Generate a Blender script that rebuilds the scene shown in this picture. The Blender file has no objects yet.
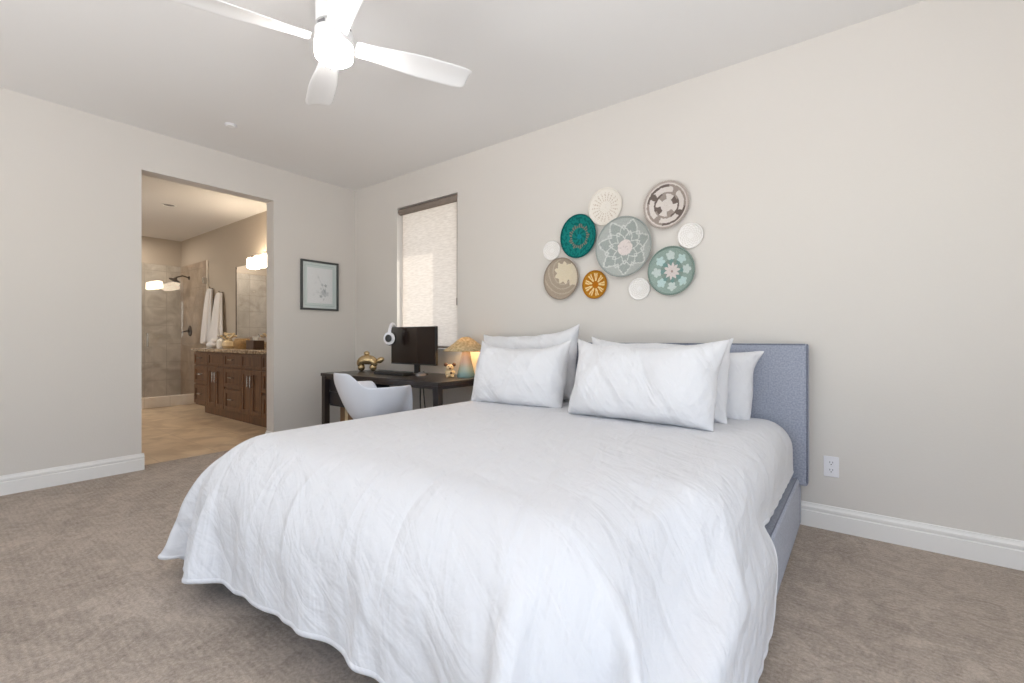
import bpy, bmesh, math, random
import numpy as np
from mathutils import Vector, Matrix, noise as mnoise

S = bpy.context.scene
COL = S.collection
PI = math.pi
R = math.radians
random.seed(7)

# ------------------------------------------------------------------ camera
FPX, YAW, HY = 456.6, 0.91956, 338.8
CAM = Vector((4.713, -3.147, 1.08))
cd = bpy.data.cameras.new('camera')
cam = bpy.data.objects.new('camera', cd)
COL.objects.link(cam)
cd.sensor_width = 36.0
cd.lens = FPX / 1024 * 36.0
cd.shift_y = -(341.5 - HY) / 1024
cd.clip_start = 0.05
fw = Vector((-math.cos(YAW), math.sin(YAW), 0))
rt = Vector((math.sin(YAW), math.cos(YAW), 0))
up = Vector((0, 0, 1))
mw = Matrix((rt, up, -fw)).transposed().to_4x4()
mw.translation = CAM
cam.matrix_world = mw
S.camera = cam

# ------------------------------------------------------------------ look, sky, sun, daylight, added fill lamps
S.view_settings.view_transform = 'Standard'
S.view_settings.look = 'None'
S.view_settings.exposure = -0.15
S.view_settings.gamma = 1.0
S.view_settings.use_curve_mapping = False
S.cycles.use_denoising = True
S.cycles.max_bounces = 10
S.cycles.diffuse_bounces = 6
S.cycles.transmission_bounces = 8
S.cycles.transparent_max_bounces = 12
S.cycles.sample_clamp_indirect = 6.0
S.cycles.caustics_reflective = False
S.cycles.caustics_refractive = False

W = bpy.data.worlds.new('sky')
S.world = W
W.use_nodes = True
wn, wl = W.node_tree.nodes, W.node_tree.links
sky = wn.new('ShaderNodeTexSky')
sky.sky_type = 'NISHITA'
sky.sun_disc = False
sky.sun_elevation = R(48)
sky.sun_rotation = R(30)
wl.new(sky.outputs[0], wn['Background'].inputs[0])
wn['Background'].inputs[1].default_value = 0.35


def lamp(name, kind, loc, energy, color=(1, 1, 1), size=None, size_y=None, target=None, spread=None):
    d = bpy.data.lights.new(name, kind)
    d.energy = energy
    d.color = color
    if kind == 'AREA':
        d.shape = 'RECTANGLE'
        d.size, d.size_y = size, size_y
        if spread:
            d.spread = spread
    elif kind == 'POINT':
        d.shadow_soft_size = size or 0.05
    o = bpy.data.objects.new(name, d)
    COL.objects.link(o)
    o.location = loc
    if target is not None:
        dr = Vector(target) - Vector(loc)
        o.rotation_euler = dr.to_track_quat('-Z', 'Y').to_euler()
    return o


sun = lamp('sun', 'SUN', (3, 4, 5), 3.4, (1.0, 0.93, 0.82), target=(3 - 0.577, 4 - 1.0, 5 - 0.84))
lamp('daylight_window', 'AREA', (1.2, 1.5, 1.6), 42, (1.0, 0.97, 0.94), 1.6, 2.2, target=(1.2, 0, 1.6))
sun.data.angle = R(0.6)
# fill lamp at the unseen window added behind the camera
lamp('fill_front', 'AREA', (3.4, -5.72, 1.3), 6, (1.0, 0.985, 0.97), 3.4, 2.3, target=(3.4, -2.6, 1.9))
# lamps added outside the window openings, facing up to brighten the ceiling
lamp('ceiling_fill_front', 'AREA', (3.4, -7.4, -0.05), 720, (0.97, 0.985, 1.0), 5.0, 3.0, target=(3.4, -7.4, 4))
lamp('ceiling_fill_right', 'AREA', (8.2, -3.3, -0.05), 470, (0.93, 0.965, 1.0), 3.0, 4.0, target=(8.2, -3.3, 4))
lamp('fill_right', 'AREA', (6.52, -3.3, 1.4), 36, (0.84, 0.92, 1.0), 2.6, 2.1, target=(3.0, -3.1, 2.0))  # fill lamp at the unseen window added in the right wall
lamp('daylight_bath', 'AREA', (-3.2, -3.02, 1.7), 22, (1.0, 0.97, 0.92), 1.0, 1.2, target=(-3.2, 0, 1.0))

H = 2.814       # bedroom ceiling
HB = 2.90       # bathroom ceiling


# ------------------------------------------------------------------ materials
def nmat(name):
    m = bpy.data.materials.new(name)
    m.use_nodes = True
    nt = m.node_tree
    b = nt.nodes['Principled BSDF']
    return m, nt.nodes, nt.links, b


def mat(name, col, rough=0.6, metal=0.0, spec=0.5, bump=0.0, bscale=200.0, vary=0.0, vscale=6.0,
        emit=None, estr=0.0, coat=0.0, sheen=0.0):
    m, n, l, b = nmat(name)
    b.inputs['Base Color'].default_value = (*col, 1)
    b.inputs['Roughness'].default_value = rough
    b.inputs['Metallic'].default_value = metal
    b.inputs['Specular IOR Level'].default_value = spec
    b.inputs['Coat Weight'].default_value = coat
    b.inputs['Sheen Weight'].default_value = sheen
    tc = n.new('ShaderNodeTexCoord')
    if vary:
        t = n.new('ShaderNodeTexNoise')
        t.inputs['Scale'].default_value = vscale
        t.inputs['Detail'].default_value = 5
        l.new(tc.outputs['Object'], t.inputs['Vector'])
        r = n.new('ShaderNodeValToRGB')
        r.color_ramp.elements[0].position = 0.3
        r.color_ramp.elements[1].position = 0.7
        r.color_ramp.elements[0].color = (*[c * (1 - vary) for c in col], 1)
        r.color_ramp.elements[1].color = (*[min(1, c * (1 + vary)) for c in col], 1)
        l.new(t.outputs[0], r.inputs[0])
        l.new(r.outputs[0], b.inputs['Base Color'])
    if bump:
        t = n.new('ShaderNodeTexNoise')
        t.inputs['Scale'].default_value = bscale
        t.inputs['Detail'].default_value = 3
        l.new(tc.outputs['Object'], t.inputs['Vector'])
        bp = n.new('ShaderNodeBump')
        bp.inputs['Strength'].default_value = bump
        bp.inputs['Distance'].default_value = 0.01
        l.new(t.outputs[0], bp.inputs['Height'])
        l.new(bp.outputs[0], b.inputs['Normal'])
    if emit:
        b.inputs['Emission Color'].default_value = (*emit, 1)
        b.inputs['Emission Strength'].default_value = estr
    return m


def sr(r, g, b):
    f = lambda c: (c / 255 / 12.92) if c / 255 <= 0.04045 else ((c / 255 + 0.055) / 1.055) ** 2.4
    return (f(r), f(g), f(b))


M = {}
M['wall'] = mat('wall_paint', sr(218, 213, 207), 0.85, spec=0.25, bump=0.06, bscale=90)
M['ceiling'] = mat('ceiling_paint', sr(230, 228, 226), 0.9, spec=0.2, bump=0.05, bscale=80)
M['bathwall'] = mat('bathroom_paint', sr(190, 178, 163), 0.85, spec=0.25, bump=0.05, bscale=90)
M['trim'] = mat('white_trim_paint', sr(236, 234, 231), 0.4, spec=0.4)
M['white_plastic'] = mat('white_plastic', sr(235, 234, 238), 0.35)
M['outlet_dark'] = mat('dark_slot', sr(60, 58, 58), 0.5)
M['fan_white'] = mat('fan_white', sr(238, 237, 236), 0.4)
M['fan_glow'] = mat('fan_light_glass', (1, 1, 1), 0.3, emit=(1.0, 0.97, 0.93), estr=60.0)
M['black_wood'] = mat('black_stained_wood', sr(44, 38, 37), 0.28, vary=0.25, vscale=14, spec=0.5)
M['black_plastic'] = mat('black_plastic', sr(26, 25, 26), 0.4)
M['navy_panel'] = mat('navy_black_panel', sr(28, 32, 42), 0.3)
M['screen'] = mat('dark_screen', sr(40, 30, 26), 0.22, spec=0.35)
M['grey_plastic'] = mat('grey_plastic', sr(120, 118, 120), 0.4)
M['shell'] = mat('white_moulded_shell', sr(226, 230, 240), 0.3, coat=0.2)
M['pale_wood'] = mat('pale_wood', sr(205, 190, 170), 0.5, vary=0.1, vscale=20)
M['gold'] = mat('champagne_gold', sr(196, 170, 128), 0.25, metal=0.75, vary=0.1, vscale=30)
M['cardboard'] = mat('brown_cardboard', sr(140, 108, 78), 0.8, vary=0.12, vscale=9)
M['chrome'] = mat('brushed_nickel', sr(205, 205, 203), 0.25, metal=1.0)
M['bronze'] = mat('dark_bronze', sr(62, 50, 42), 0.4, metal=0.7)
M['blind_cassette'] = mat('taupe_blind_fabric', sr(134, 122, 112), 0.85, bump=0.3, bscale=400, vary=0.08, vscale=60)
M['towel'] = mat('white_terry', sr(240, 236, 234), 0.95, bump=0.6, bscale=350, sheen=0.3)
M['ceramic'] = mat('white_ceramic', sr(238, 234, 226), 0.25)
M['cream'] = mat('cream_ceramic', sr(222, 200, 160), 0.5, vary=0.1, vscale=40)
M['wicker'] = mat('tan_wicker', sr(178, 144, 98), 0.8, bump=0.8, bscale=120, vary=0.25, vscale=70)
M['brown_box'] = mat('brown_box', sr(92, 70, 54), 0.6, vary=0.1)
M['mirror'] = mat('mirror_silver', (0.9, 0.9, 0.9), 0.02, metal=1.0)
M['sconce_glow'] = mat('opal_glass_lit', (1, 1, 1), 0.3, emit=(1.0, 0.84, 0.64), estr=31.0)
M['frame_dark'] = mat('charcoal_frame', sr(70, 72, 72), 0.5)
M['figure_brown'] = mat('brown_glaze', sr(96, 62, 38), 0.4)
M['bristle'] = mat('greenery', sr(150, 140, 96), 0.7, vary=0.2, vscale=50)


def fabric_mat(name, c1, c2, scale=260):
    m, n, l, b = nmat(name)
    tc = n.new('ShaderNodeTexCoord')
    t = n.new('ShaderNodeTexNoise')
    t.inputs['Scale'].default_value = scale
    t.inputs['Detail'].default_value = 4
    l.new(tc.outputs['Object'], t.inputs['Vector'])
    r = n.new('ShaderNodeValToRGB')
    r.color_ramp.elements[0].position, r.color_ramp.elements[1].position = 0.35, 0.65
    r.color_ramp.elements[0].color, r.color_ramp.elements[1].color = (*c1, 1), (*c2, 1)
    l.new(t.outputs[0], r.inputs[0])
    l.new(r.outputs[0], b.inputs['Base Color'])
    b.inputs['Roughness'].default_value = 0.95
    b.inputs['Specular IOR Level'].default_value = 0.1
    b.inputs['Sheen Weight'].default_value = 0.25
    bp = n.new('ShaderNodeBump')
    bp.inputs['Strength'].default_value = 0.35
    bp.inputs['Distance'].default_value = 0.002
    l.new(t.outputs[0], bp.inputs['Height'])
    l.new(bp.outputs[0], b.inputs['Normal'])
    return m


M['upholstery'] = fabric_mat('grey_blue_upholstery', sr(146, 151, 166), sr(168, 173, 187), 110)
M['piping'] = fabric_mat('grey_blue_piping', sr(104, 108, 122), sr(130, 135, 150), 200)


def linen_mat(name, col, layers=((1.0, 0.22, 9.0, 0.35, 0.3), (0.3, 1.0, 12.0, 0.28, -0.5), (1, 1, 40, 0.06, 0)), dist=0.07):
    m, n, l, b = nmat(name)
    b.inputs['Base Color'].default_value = (*col, 1)
    b.inputs['Roughness'].default_value = 0.9
    b.inputs['Specular IOR Level'].default_value = 0.15
    b.inputs['Sheen Weight'].default_value = 0.15
    tc = n.new('ShaderNodeTexCoord')
    prev = None
    for (sx, sy, sc, st, rot) in layers:
        mp = n.new('ShaderNodeMapping')
        mp.vector_type = 'TEXTURE'
        mp.inputs['Scale'].default_value = (1 / sx, 1 / sy, 1)
        mp.inputs['Rotation'].default_value = (0, 0, rot)
        l.new(tc.outputs['UV'], mp.inputs['Vector'])
        t = n.new('ShaderNodeTexNoise')
        t.inputs['Scale'].default_value = sc
        t.inputs['Detail'].default_value = 3
        t.inputs['Distortion'].default_value = 0.6
        l.new(mp.outputs[0], t.inputs['Vector'])
        bp = n.new('ShaderNodeBump')
        bp.inputs['Strength'].default_value = st
        bp.inputs['Distance'].default_value = dist
        l.new(t.outputs[0], bp.inputs['Height'])
        if prev:
            l.new(prev.outputs[0], bp.inputs['Normal'])
        prev = bp
    l.new(prev.outputs[0], b.inputs['Normal'])
    return m


M['duvet'] = linen_mat('white_cotton_duvet', sr(219, 219, 222))
M['pillowcase'] = linen_mat('white_pillowcase', sr(227, 227, 230), ((1.0, 0.18, 9.0, 0.42, 0.65), (1.0, 0.25, 7.0, 0.3, -0.45), (1, 1, 5, 0.3, 0), (1, 1, 60, 0.05, 0)), 0.09)


def carpet_mat():
    m, n, l, b = nmat('taupe_carpet')
    tc = n.new('ShaderNodeTexCoord')
    # fine loop pile rows
    mp = n.new('ShaderNodeMapping')
    mp.inputs['Rotation'].default_value = (0, 0, R(0))
    l.new(tc.outputs['Object'], mp.inputs['Vector'])
    wv = n.new('ShaderNodeTexWave')
    wv.wave_type = 'BANDS'
    wv.bands_direction = 'Y'
    wv.inputs['Scale'].default_value = 13
    wv.inputs['Distortion'].default_value = 4.0
    wv.inputs['Detail'].default_value = 3
    wv.inputs['Detail Scale'].default_value = 2.2
    l.new(mp.outputs[0], wv.inputs['Vector'])
    n1 = n.new('ShaderNodeTexNoise')
    n1.inputs['Scale'].default_value = 420
    n1.inputs['Detail'].default_value = 2
    l.new(tc.outputs['Object'], n1.inputs['Vector'])
    n2 = n.new('ShaderNodeTexNoise')
    n2.inputs['Scale'].default_value = 1.6
    n2.inputs['Detail'].default_value = 6
    n2.inputs['Distortion'].default_value = 1.2
    l.new(tc.outputs['Object'], n2.inputs['Vector'])

    def ma(op, a, bb):
        x = n.new('ShaderNodeMath')
        x.operation = op
        for k, v in enumerate((a, bb)):
            if isinstance(v, (int, float)):
                x.inputs[k].default_value = v
            else:
                l.new(v, x.inputs[k])
        return x.outputs[0]
    f = ma('ADD', ma('MULTIPLY', wv.outputs['Fac'], 0.05), ma('MULTIPLY', n1.outputs[0], 0.55))
    n3 = n.new('ShaderNodeTexNoise')
    n3.inputs['Scale'].default_value = 7.5
    n3.inputs['Detail'].default_value = 7
    n3.inputs['Roughness'].default_value = 0.65
    n3.inputs['Distortion'].default_value = 2.4
    l.new(tc.outputs['Object'], n3.inputs['Vector'])
    n4 = n.new('ShaderNodeTexNoise')
    n4.inputs['Scale'].default_value = 95
    n4.inputs['Detail'].default_value = 3
    l.new(tc.outputs['Object'], n4.inputs['Vector'])
    f = ma('ADD', f, ma('MULTIPLY', n2.outputs[0], 0.35))
    f = ma('ADD', f, ma('MULTIPLY', ma('SUBTRACT', n3.outputs[0], 0.5), 0.55))
    f = ma('ADD', f, ma('MULTIPLY', ma('SUBTRACT', n4.outputs[0], 0.5), 0.45))
    r = n.new('ShaderNodeValToRGB')
    r.color_ramp.elements[0].position, r.color_ramp.elements[1].position = 0.22, 0.78
    r.color_ramp.elements[0].color = (*sr(124, 110, 98), 1)
    r.color_ramp.elements[1].color = (*sr(212, 196, 180), 1)
    l.new(f, r.inputs[0])
    l.new(r.outputs[0], b.inputs['Base Color'])
    b.inputs['Roughness'].default_value = 1.0
    b.inputs['Specular IOR Level'].default_value = 0.05
    b.inputs['Sheen Weight'].default_value = 0.2
    bp = n.new('ShaderNodeBump')
    bp.inputs['Strength'].default_value = 0.5
    bp.inputs['Distance'].default_value = 0.01
    l.new(ma('ADD', ma('MULTIPLY', wv.outputs['Fac'], 0.12), n1.outputs[0]), bp.inputs['Height'])
    l.new(bp.outputs[0], b.inputs['Normal'])
    return m


M['carpet'] = carpet_mat()


def tile_mat(name, c1, c2, grout, w, h, vec='xy', rough=0.35, mort=0.004):
    m, n, l, b = nmat(name)
    tc = n.new('ShaderNodeTexCoord')
    sp = n.new('ShaderNodeSeparateXYZ')
    l.new(tc.outputs['Object'], sp.inputs[0])
    cb = n.new('ShaderNodeCombineXYZ')
    ax = {'x': 0, 'y': 1, 'z': 2}
    l.new(sp.outputs[ax[vec[0]]], cb.inputs[0])
    l.new(sp.outputs[ax[vec[1]]], cb.inputs[1])
    br = n.new('ShaderNodeTexBrick')
    br.offset = 0.0
    br.inputs['Scale'].default_value = 1.0
    br.inputs['Brick Width'].default_value = w
    br.inputs['Row Height'].default_value = h
    br.inputs['Mortar Size'].default_value = mort
    br.inputs['Mortar'].default_value = (*grout, 1)
    l.new(cb.outputs[0], br.inputs['Vector'])
    t = n.new('ShaderNodeTexNoise')
    t.inputs['Scale'].default_value = 2.6
    t.inputs['Detail'].default_value = 7
    t.inputs['Distortion'].default_value = 1.6
    l.new(tc.outputs['Object'], t.inputs['Vector'])
    r = n.new('ShaderNodeValToRGB')
    r.color_ramp.elements[0].position, r.color_ramp.elements[1].position = 0.35, 0.68
    r.color_ramp.elements[0].color, r.color_ramp.elements[1].color = (*c1, 1), (*c2, 1)
    l.new(t.outputs[0], r.inputs[0])
    l.new(r.outputs[0], br.inputs['Color1'])
    l.new(r.outputs[0], br.inputs['Color2'])
    l.new(br.outputs[0], b.inputs['Base Color'])
    b.inputs['Roughness'].default_value = rough
    return m


M['floor_tile'] = tile_mat('travertine_floor', sr(196, 170, 138), sr(230, 206, 174), sr(196, 172, 142), 0.46, 0.46, 'xy')
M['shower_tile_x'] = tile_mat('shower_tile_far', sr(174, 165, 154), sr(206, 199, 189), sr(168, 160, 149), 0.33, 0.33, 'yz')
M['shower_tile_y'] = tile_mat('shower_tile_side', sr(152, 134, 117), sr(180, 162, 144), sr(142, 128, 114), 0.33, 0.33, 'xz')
M['curb'] = tile_mat('cream_curb_tile', sr(226, 214, 198), sr(238, 230, 218), sr(214, 204, 188), 0.33, 0.5, 'yz')


def granite_mat():
    m, n, l, b = nmat('beige_granite')
    tc = n.new('ShaderNodeTexCoord')
    v = n.new('ShaderNodeTexVoronoi')
    v.inputs['Scale'].default_value = 55
    l.new(tc.outputs['Object'], v.inputs['Vector'])
    t = n.new('ShaderNodeTexNoise')
    t.inputs['Scale'].default_value = 22
    t.inputs['Detail'].default_value = 6
    l.new(tc.outputs['Object'], t.inputs['Vector'])
    mx = n.new('ShaderNodeMath')
    mx.operation = 'MULTIPLY'
    l.new(v.outputs['Color'], mx.inputs[0])
    l.new(t.outputs[0], mx.inputs[1])
    r = n.new('ShaderNodeValToRGB')
    r.color_ramp.elements[0].position, r.color_ramp.elements[1].position = 0.1, 0.5
    r.color_ramp.elements[0].color, r.color_ramp.elements[1].color = (*sr(120, 98, 76), 1), (*sr(214, 194, 166), 1)
    l.new(mx.outputs[0], r.inputs[0])
    l.new(r.outputs[0], b.inputs['Base Color'])
    b.inputs['Roughness'].default_value = 0.2
    return m


M['granite'] = granite_mat()


def wood_mat(name, c1, c2, axis='z', scale=5):
    m, n, l, b = nmat(name)
    tc = n.new('ShaderNodeTexCoord')
    mp = n.new('ShaderNodeMapping')
    s = {'x': (0.12, 1, 1), 'y': (1, 0.12, 1), 'z': (1, 1, 0.12)}[axis]
    mp.inputs['Scale'].default_value = s
    l.new(tc.outputs['Object'], mp.inputs['Vector'])
    t = n.new('ShaderNodeTexNoise')
    t.inputs['Scale'].default_value = scale * 4
    t.inputs['Detail'].default_value = 6
    t.inputs['Distortion'].default_value = 0.8
    l.new(mp.outputs[0], t.inputs['Vector'])
    r = n.new('ShaderNodeValToRGB')
    r.color_ramp.elements[0].position, r.color_ramp.elements[1].position = 0.3, 0.7
    r.color_ramp.elements[0].color, r.color_ramp.elements[1].color = (*c1, 1), (*c2, 1)
    l.new(t.outputs[0], r.inputs[0])
    l.new(r.outputs[0], b.inputs['Base Color'])
    b.inputs['Roughness'].default_value = 0.4
    return m


M['cabinet'] = wood_mat('brown_cabinet_wood', sr(92, 66, 46), sr(124, 90, 64))



def glass_mat():
    m, n, l, b = nmat('clear_glass')
    n.remove(b)
    out = n['Material Output']
    tr = n.new('ShaderNodeBsdfTransparent')
    tr.inputs[0].default_value = (0.982, 0.988, 0.985, 1)
    gl = n.new('ShaderNodeBsdfGlossy')
    gl.inputs['Roughness'].default_value = 0.01
    lw = n.new('ShaderNodeLayerWeight')
    lw.inputs[0].default_value = 0.5
    pw = n.new('ShaderNodeMath')
    pw.operation = 'POWER'
    pw.inputs[1].default_value = 5.0
    l.new(lw.outputs['Facing'], pw.inputs[0])
    fr = n.new('ShaderNodeMath')
    fr.operation = 'MULTIPLY_ADD'
    fr.inputs[1].default_value = 0.93
    fr.inputs[2].default_value = 0.05
    l.new(pw.outputs[0], fr.inputs[0])
    mx = n.new('ShaderNodeMixShader')
    l.new(fr.outputs[0], mx.inputs[0])
    l.new(tr.outputs[0], mx.inputs[1])
    l.new(gl.outputs[0], mx.inputs[2])
    l.new(mx.outputs[0], out.inputs[0])
    return m


M['glass'] = glass_mat()


def blind_mat():
    m, n, l, b = nmat('woven_blind_fabric')
    out = n['Material Output']
    n.remove(b)
    tc = n.new('ShaderNodeTexCoord')
    mp = n.new('ShaderNodeMapping')
    mp.inputs['Scale'].default_value = (0.18, 1, 1)
    l.new(tc.outputs['Object'], mp.inputs['Vector'])
    t = n.new('ShaderNodeTexNoise')
    t.inputs['Scale'].default_value = 90
    t.inputs['Detail'].default_value = 3
    l.new(mp.outputs[0], t.inputs['Vector'])
    r = n.new('ShaderNodeValToRGB')
    r.color_ramp.elements[0].position, r.color_ramp.elements[1].position = 0.3, 0.7
    r.color_ramp.elements[0].color, r.color_ramp.elements[1].color = (*sr(214, 204, 194), 1), (*sr(232, 223, 214), 1)
    l.new(t.outputs[0], r.inputs[0])
    d = n.new('ShaderNodeBsdfDiffuse')
    x = n.new('ShaderNodeBsdfTranslucent')
    l.new(r.outputs[0], d.inputs[0])
    l.new(r.outputs[0], x.inputs[0])
    mx = n.new('ShaderNodeMixShader')
    mx.inputs[0].default_value = 0.42
    l.new(d.outputs[0], mx.inputs[1])
    l.new(x.outputs[0], mx.inputs[2])
    l.new(mx.outputs[0], out.inputs[0])
    return m


M['blind'] = blind_mat()


def straw_mat():
    m, n, l, b = nmat('straw_shade')
    out = n['Material Output']
    tc = n.new('ShaderNodeTexCoord')
    t = n.new('ShaderNodeTexNoise')
    t.inputs['Scale'].default_value = 45
    t.inputs['Detail'].default_value = 5
    l.new(tc.outputs['Object'], t.inputs['Vector'])
    r = n.new('ShaderNodeValToRGB')
    r.color_ramp.elements[0].position, r.color_ramp.elements[1].position = 0.35, 0.65
    r.color_ramp.elements[0].color, r.color_ramp.elements[1].color = (*sr(180, 158, 118), 1), (*sr(222, 205, 164), 1)
    l.new(t.outputs[0], r.inputs[0])
    l.new(r.outputs[0], b.inputs['Base Color'])
    b.inputs['Roughness'].default_value = 0.7
    x = n.new('ShaderNodeBsdfTranslucent')
    l.new(r.outputs[0], x.inputs[0])
    mx = n.new('ShaderNodeMixShader')
    mx.inputs[0].default_value = 0.25
    l.new(b.outputs[0], mx.inputs[1])
    l.new(x.outputs[0], mx.inputs[2])
    l.new(mx.outputs[0], out.inputs[0])
    return m


M['straw'] = straw_mat()


def glaze_mat():
    m, n, l, b = nmat('rose_to_teal_glaze')
    tc = n.new('ShaderNodeTexCoord')
    sp = n.new('ShaderNodeSeparateXYZ')
    l.new(tc.outputs['Object'], sp.inputs[0])
    r = n.new('ShaderNodeValToRGB')
    e = r.color_ramp.elements
    e[0].position, e[0].color = 0.04, (*sr(140, 172, 172), 1)
    e[1].position, e[1].color = 0.13, (*sr(186, 172, 166), 1)
    k = e.new(0.085)
    k.color = (*sr(158, 176, 174), 1)
    l.new(sp.outputs[2], r.inputs[0])
    l.new(r.outputs[0], b.inputs['Base Color'])
    b.inputs['Roughness'].default_value = 0.25
    return m


M['glaze'] = glaze_mat()


def vcol_mat(name, rough=0.9, bump=0.5):
    m, n, l, b = nmat(name)
    a = n.new('ShaderNodeAttribute')
    a.attribute_name = 'weave'
    tc = n.new('ShaderNodeTexCoord')
    t = n.new('ShaderNodeTexNoise')
    t.inputs['Scale'].default_value = 220
    t.inputs['Detail'].default_value = 2
    l.new(tc.outputs['Object'], t.inputs['Vector'])
    mx = n.new('ShaderNodeMixRGB')
    mx.blend_type = 'OVERLAY'
    mx.inputs[0].default_value = 0.35
    l.new(a.outputs['Color'], mx.inputs[1])
    l.new(t.outputs[0], mx.inputs[2])
    l.new(mx.outputs[0], b.inputs['Base Color'])
    b.inputs['Roughness'].default_value = rough
    b.inputs['Specular IOR Level'].default_value = 0.15
    bp = n.new('ShaderNodeBump')
    bp.inputs['Strength'].default_value = bump
    bp.inputs['Distance'].default_value = 0.004
    l.new(t.outputs[0], bp.inputs['Height'])
    l.new(bp.outputs[0], b.inputs['Normal'])
    return m


M['weave'] = vcol_mat('woven_fibre')
M['art'] = vcol_mat('printed_paper', 0.8, 0.0)


# ------------------------------------------------------------------ mesh helpers
class MB:
    def __init__(s):
        s.bm = bmesh.new()

    def box(s, x0, x1, y0, y1, z0, z1, mtx=None):
        vs = [s.bm.verts.new(((x0, x1)[i & 1], (y0, y1)[(i >> 1) & 1], (z0, z1)[i >> 2])) for i in range(8)]
        if mtx is not None:
            for v in vs:
                v.co = mtx @ v.co
        for f in ((0, 2, 3, 1), (4, 5, 7, 6), (0, 1, 5, 4), (2, 6, 7, 3), (0, 4, 6, 2), (1, 3, 7, 5)):
            s.bm.faces.new([vs[k] for k in f])
        return s

    def lathe(s, prof, seg=32, mtx=None, sx=1.0, sy=1.0):
        rings = []
        for (r, z) in prof:
            if r < 1e-6:
                v = s.bm.verts.new((0, 0, z))
                rings.append([v])
            else:
                rings.append([s.bm.verts.new((r * sx * math.cos(2 * PI * k / seg), r * sy * math.sin(2 * PI * k / seg), z)) for k in range(seg)])
        for a, b in zip(rings, rings[1:]):
            for k in range(seg):
                k2 = (k + 1) % seg
                if len(a) == 1 and len(b) == 1:
                    continue
                if len(a) == 1:
                    s.bm.faces.new((a[0], b[k], b[k2]))
                elif len(b) == 1:
                    s.bm.faces.new((a[k], b[0], a[k2]))
                else:
                    s.bm.faces.new((a[k], b[k], b[k2], a[k2]))
        if mtx is not None:
            for rg in rings:
                for v in rg:
                    v.co = mtx @ v.co
        return s

    def tube(s, pts, rad, seg=10, closed=False):
        pts = [Vector(p) for p in pts]
        n = len(pts)
        rads = rad if isinstance(rad, (list, tuple)) else [rad] * n
        rings = []
        ref = None
        for i, p in enumerate(pts):
            if closed:
                t = (pts[(i + 1) % n] - pts[i - 1]).normalized()
            else:
                t = (pts[min(i + 1, n - 1)] - pts[max(i - 1, 0)]).normalized()
            if ref is None:
                ref = Vector((0, 0, 1)) if abs(t.z) < 0.9 else Vector((1, 0, 0))
            a = (ref - t * ref.dot(t)).normalized()
            ref = a
            b = t.cross(a)
            rings.append([s.bm.verts.new(p + (a * math.cos(2 * PI * k / seg) + b * math.sin(2 * PI * k / seg)) * rads[i]) for k in range(seg)])
        for i in range(n if closed else n - 1):
            A, B = rings[i], rings[(i + 1) % n]
            for k in range(seg):
                s.bm.faces.new((A[k], A[(k + 1) % seg], B[(k + 1) % seg], B[k]))
        if not closed:
            s.bm.faces.new(rings[0][::-1])
            s.bm.faces.new(rings[-1])
        return s

    def ellip(s, c, r, seg=24, rings=14, mtx=None):
        prof = [(math.sin(PI * k / rings), -math.cos(PI * k / rings)) for k in range(rings + 1)]
        prof[0] = (0, -1)
        prof[-1] = (0, 1)
        mm = Matrix.Translation(c) @ (mtx if mtx is not None else Matrix.Identity(4)) @ Matrix.Diagonal((*r, 1))
        return s.lathe(prof, seg, mm)

    def grid(s, P, closed_u=False):
        ny, nx = len(P), len(P[0])
        V = [[s.bm.verts.new(P[j][i]) for i in range(nx)] for j in range(ny)]
        for j in range(ny - 1):
            for i in range(nx if closed_u else nx - 1):
                i2 = (i + 1) % nx
                s.bm.faces.new((V[j][i], V[j][i2], V[j + 1][i2], V[j + 1][i]))
        return V


def put(name, mb, m, parent=None, loc=None, smooth=False, bevel=0.0, seg=2, subsurf=0, solid=0.0, soff=-1.0, angle=35):
    me = bpy.data.meshes.new(name)
    bmesh.ops.recalc_face_normals(mb.bm, faces=mb.bm.faces)
    mb.bm.to_mesh(me)
    mb.bm.free()
    return put_mesh(name, me, m, parent, loc, smooth, bevel, seg, subsurf, solid, soff, angle)


def put_mesh(name, me, m, parent=None, loc=None, smooth=False, bevel=0.0, seg=2, subsurf=0, solid=0.0, soff=-1.0, angle=35):
    o = bpy.data.objects.new(name, me)
    COL.objects.link(o)
    me.materials.append(m)
    if loc is not None:
        o.location = loc
    if parent is not None:
        o.parent = parent
    if smooth or bevel:
        for p in me.polygons:
            p.use_smooth = True
        if not subsurf and not (smooth is True and bevel == 0 and angle > 170):
            me.set_sharp_from_angle(angle=R(angle))
    if bevel:
        md = o.modifiers.new('bevel', 'BEVEL')
        md.width = bevel
        md.segments = seg
        md.limit_method = 'ANGLE'
        md.angle_limit = R(40)
        md.harden_normals = True
    if solid:
        md = o.modifiers.new('thickness', 'SOLIDIFY')
        md.thickness = solid
        md.offset = soff
    if subsurf:
        md = o.modifiers.new('subdivision', 'SUBSURF')
        md.levels = subsurf
        md.render_levels = subsurf
    return o


def tag(o, label=None, cat=None, group=None, kind=None):
    if label:
        o['label'] = label
    if cat:
        o['category'] = cat
    if group:
        o['group'] = group
    if kind:
        o['kind'] = kind
    return o


def thing(name, label, cat, loc=(0, 0, 0), rotz=0.0, group=None):
    o = bpy.data.objects.new(name, None)
    o.empty_display_size = 0.1
    COL.objects.link(o)
    o.location = loc
    o.rotation_euler = (0, 0, rotz)
    return tag(o, label, cat, group)


def struct(name, mb, m, bevel=0.0, smooth=False):
    return tag(put(name, mb, m, bevel=bevel, smooth=smooth), kind='structure')


# ------------------------------------------------------------------ room shell
XR, YF = 6.4, -5.6          # right wall, wall behind the camera
T = 0.15
DY0, DY1, DZ = -2.004, -0.937, 2.477       # doorway in the left wall
WX0, WX1, WZ0, WZ1 = 0.764, 1.661, 0.972, 2.478   # window in the back wall

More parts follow.
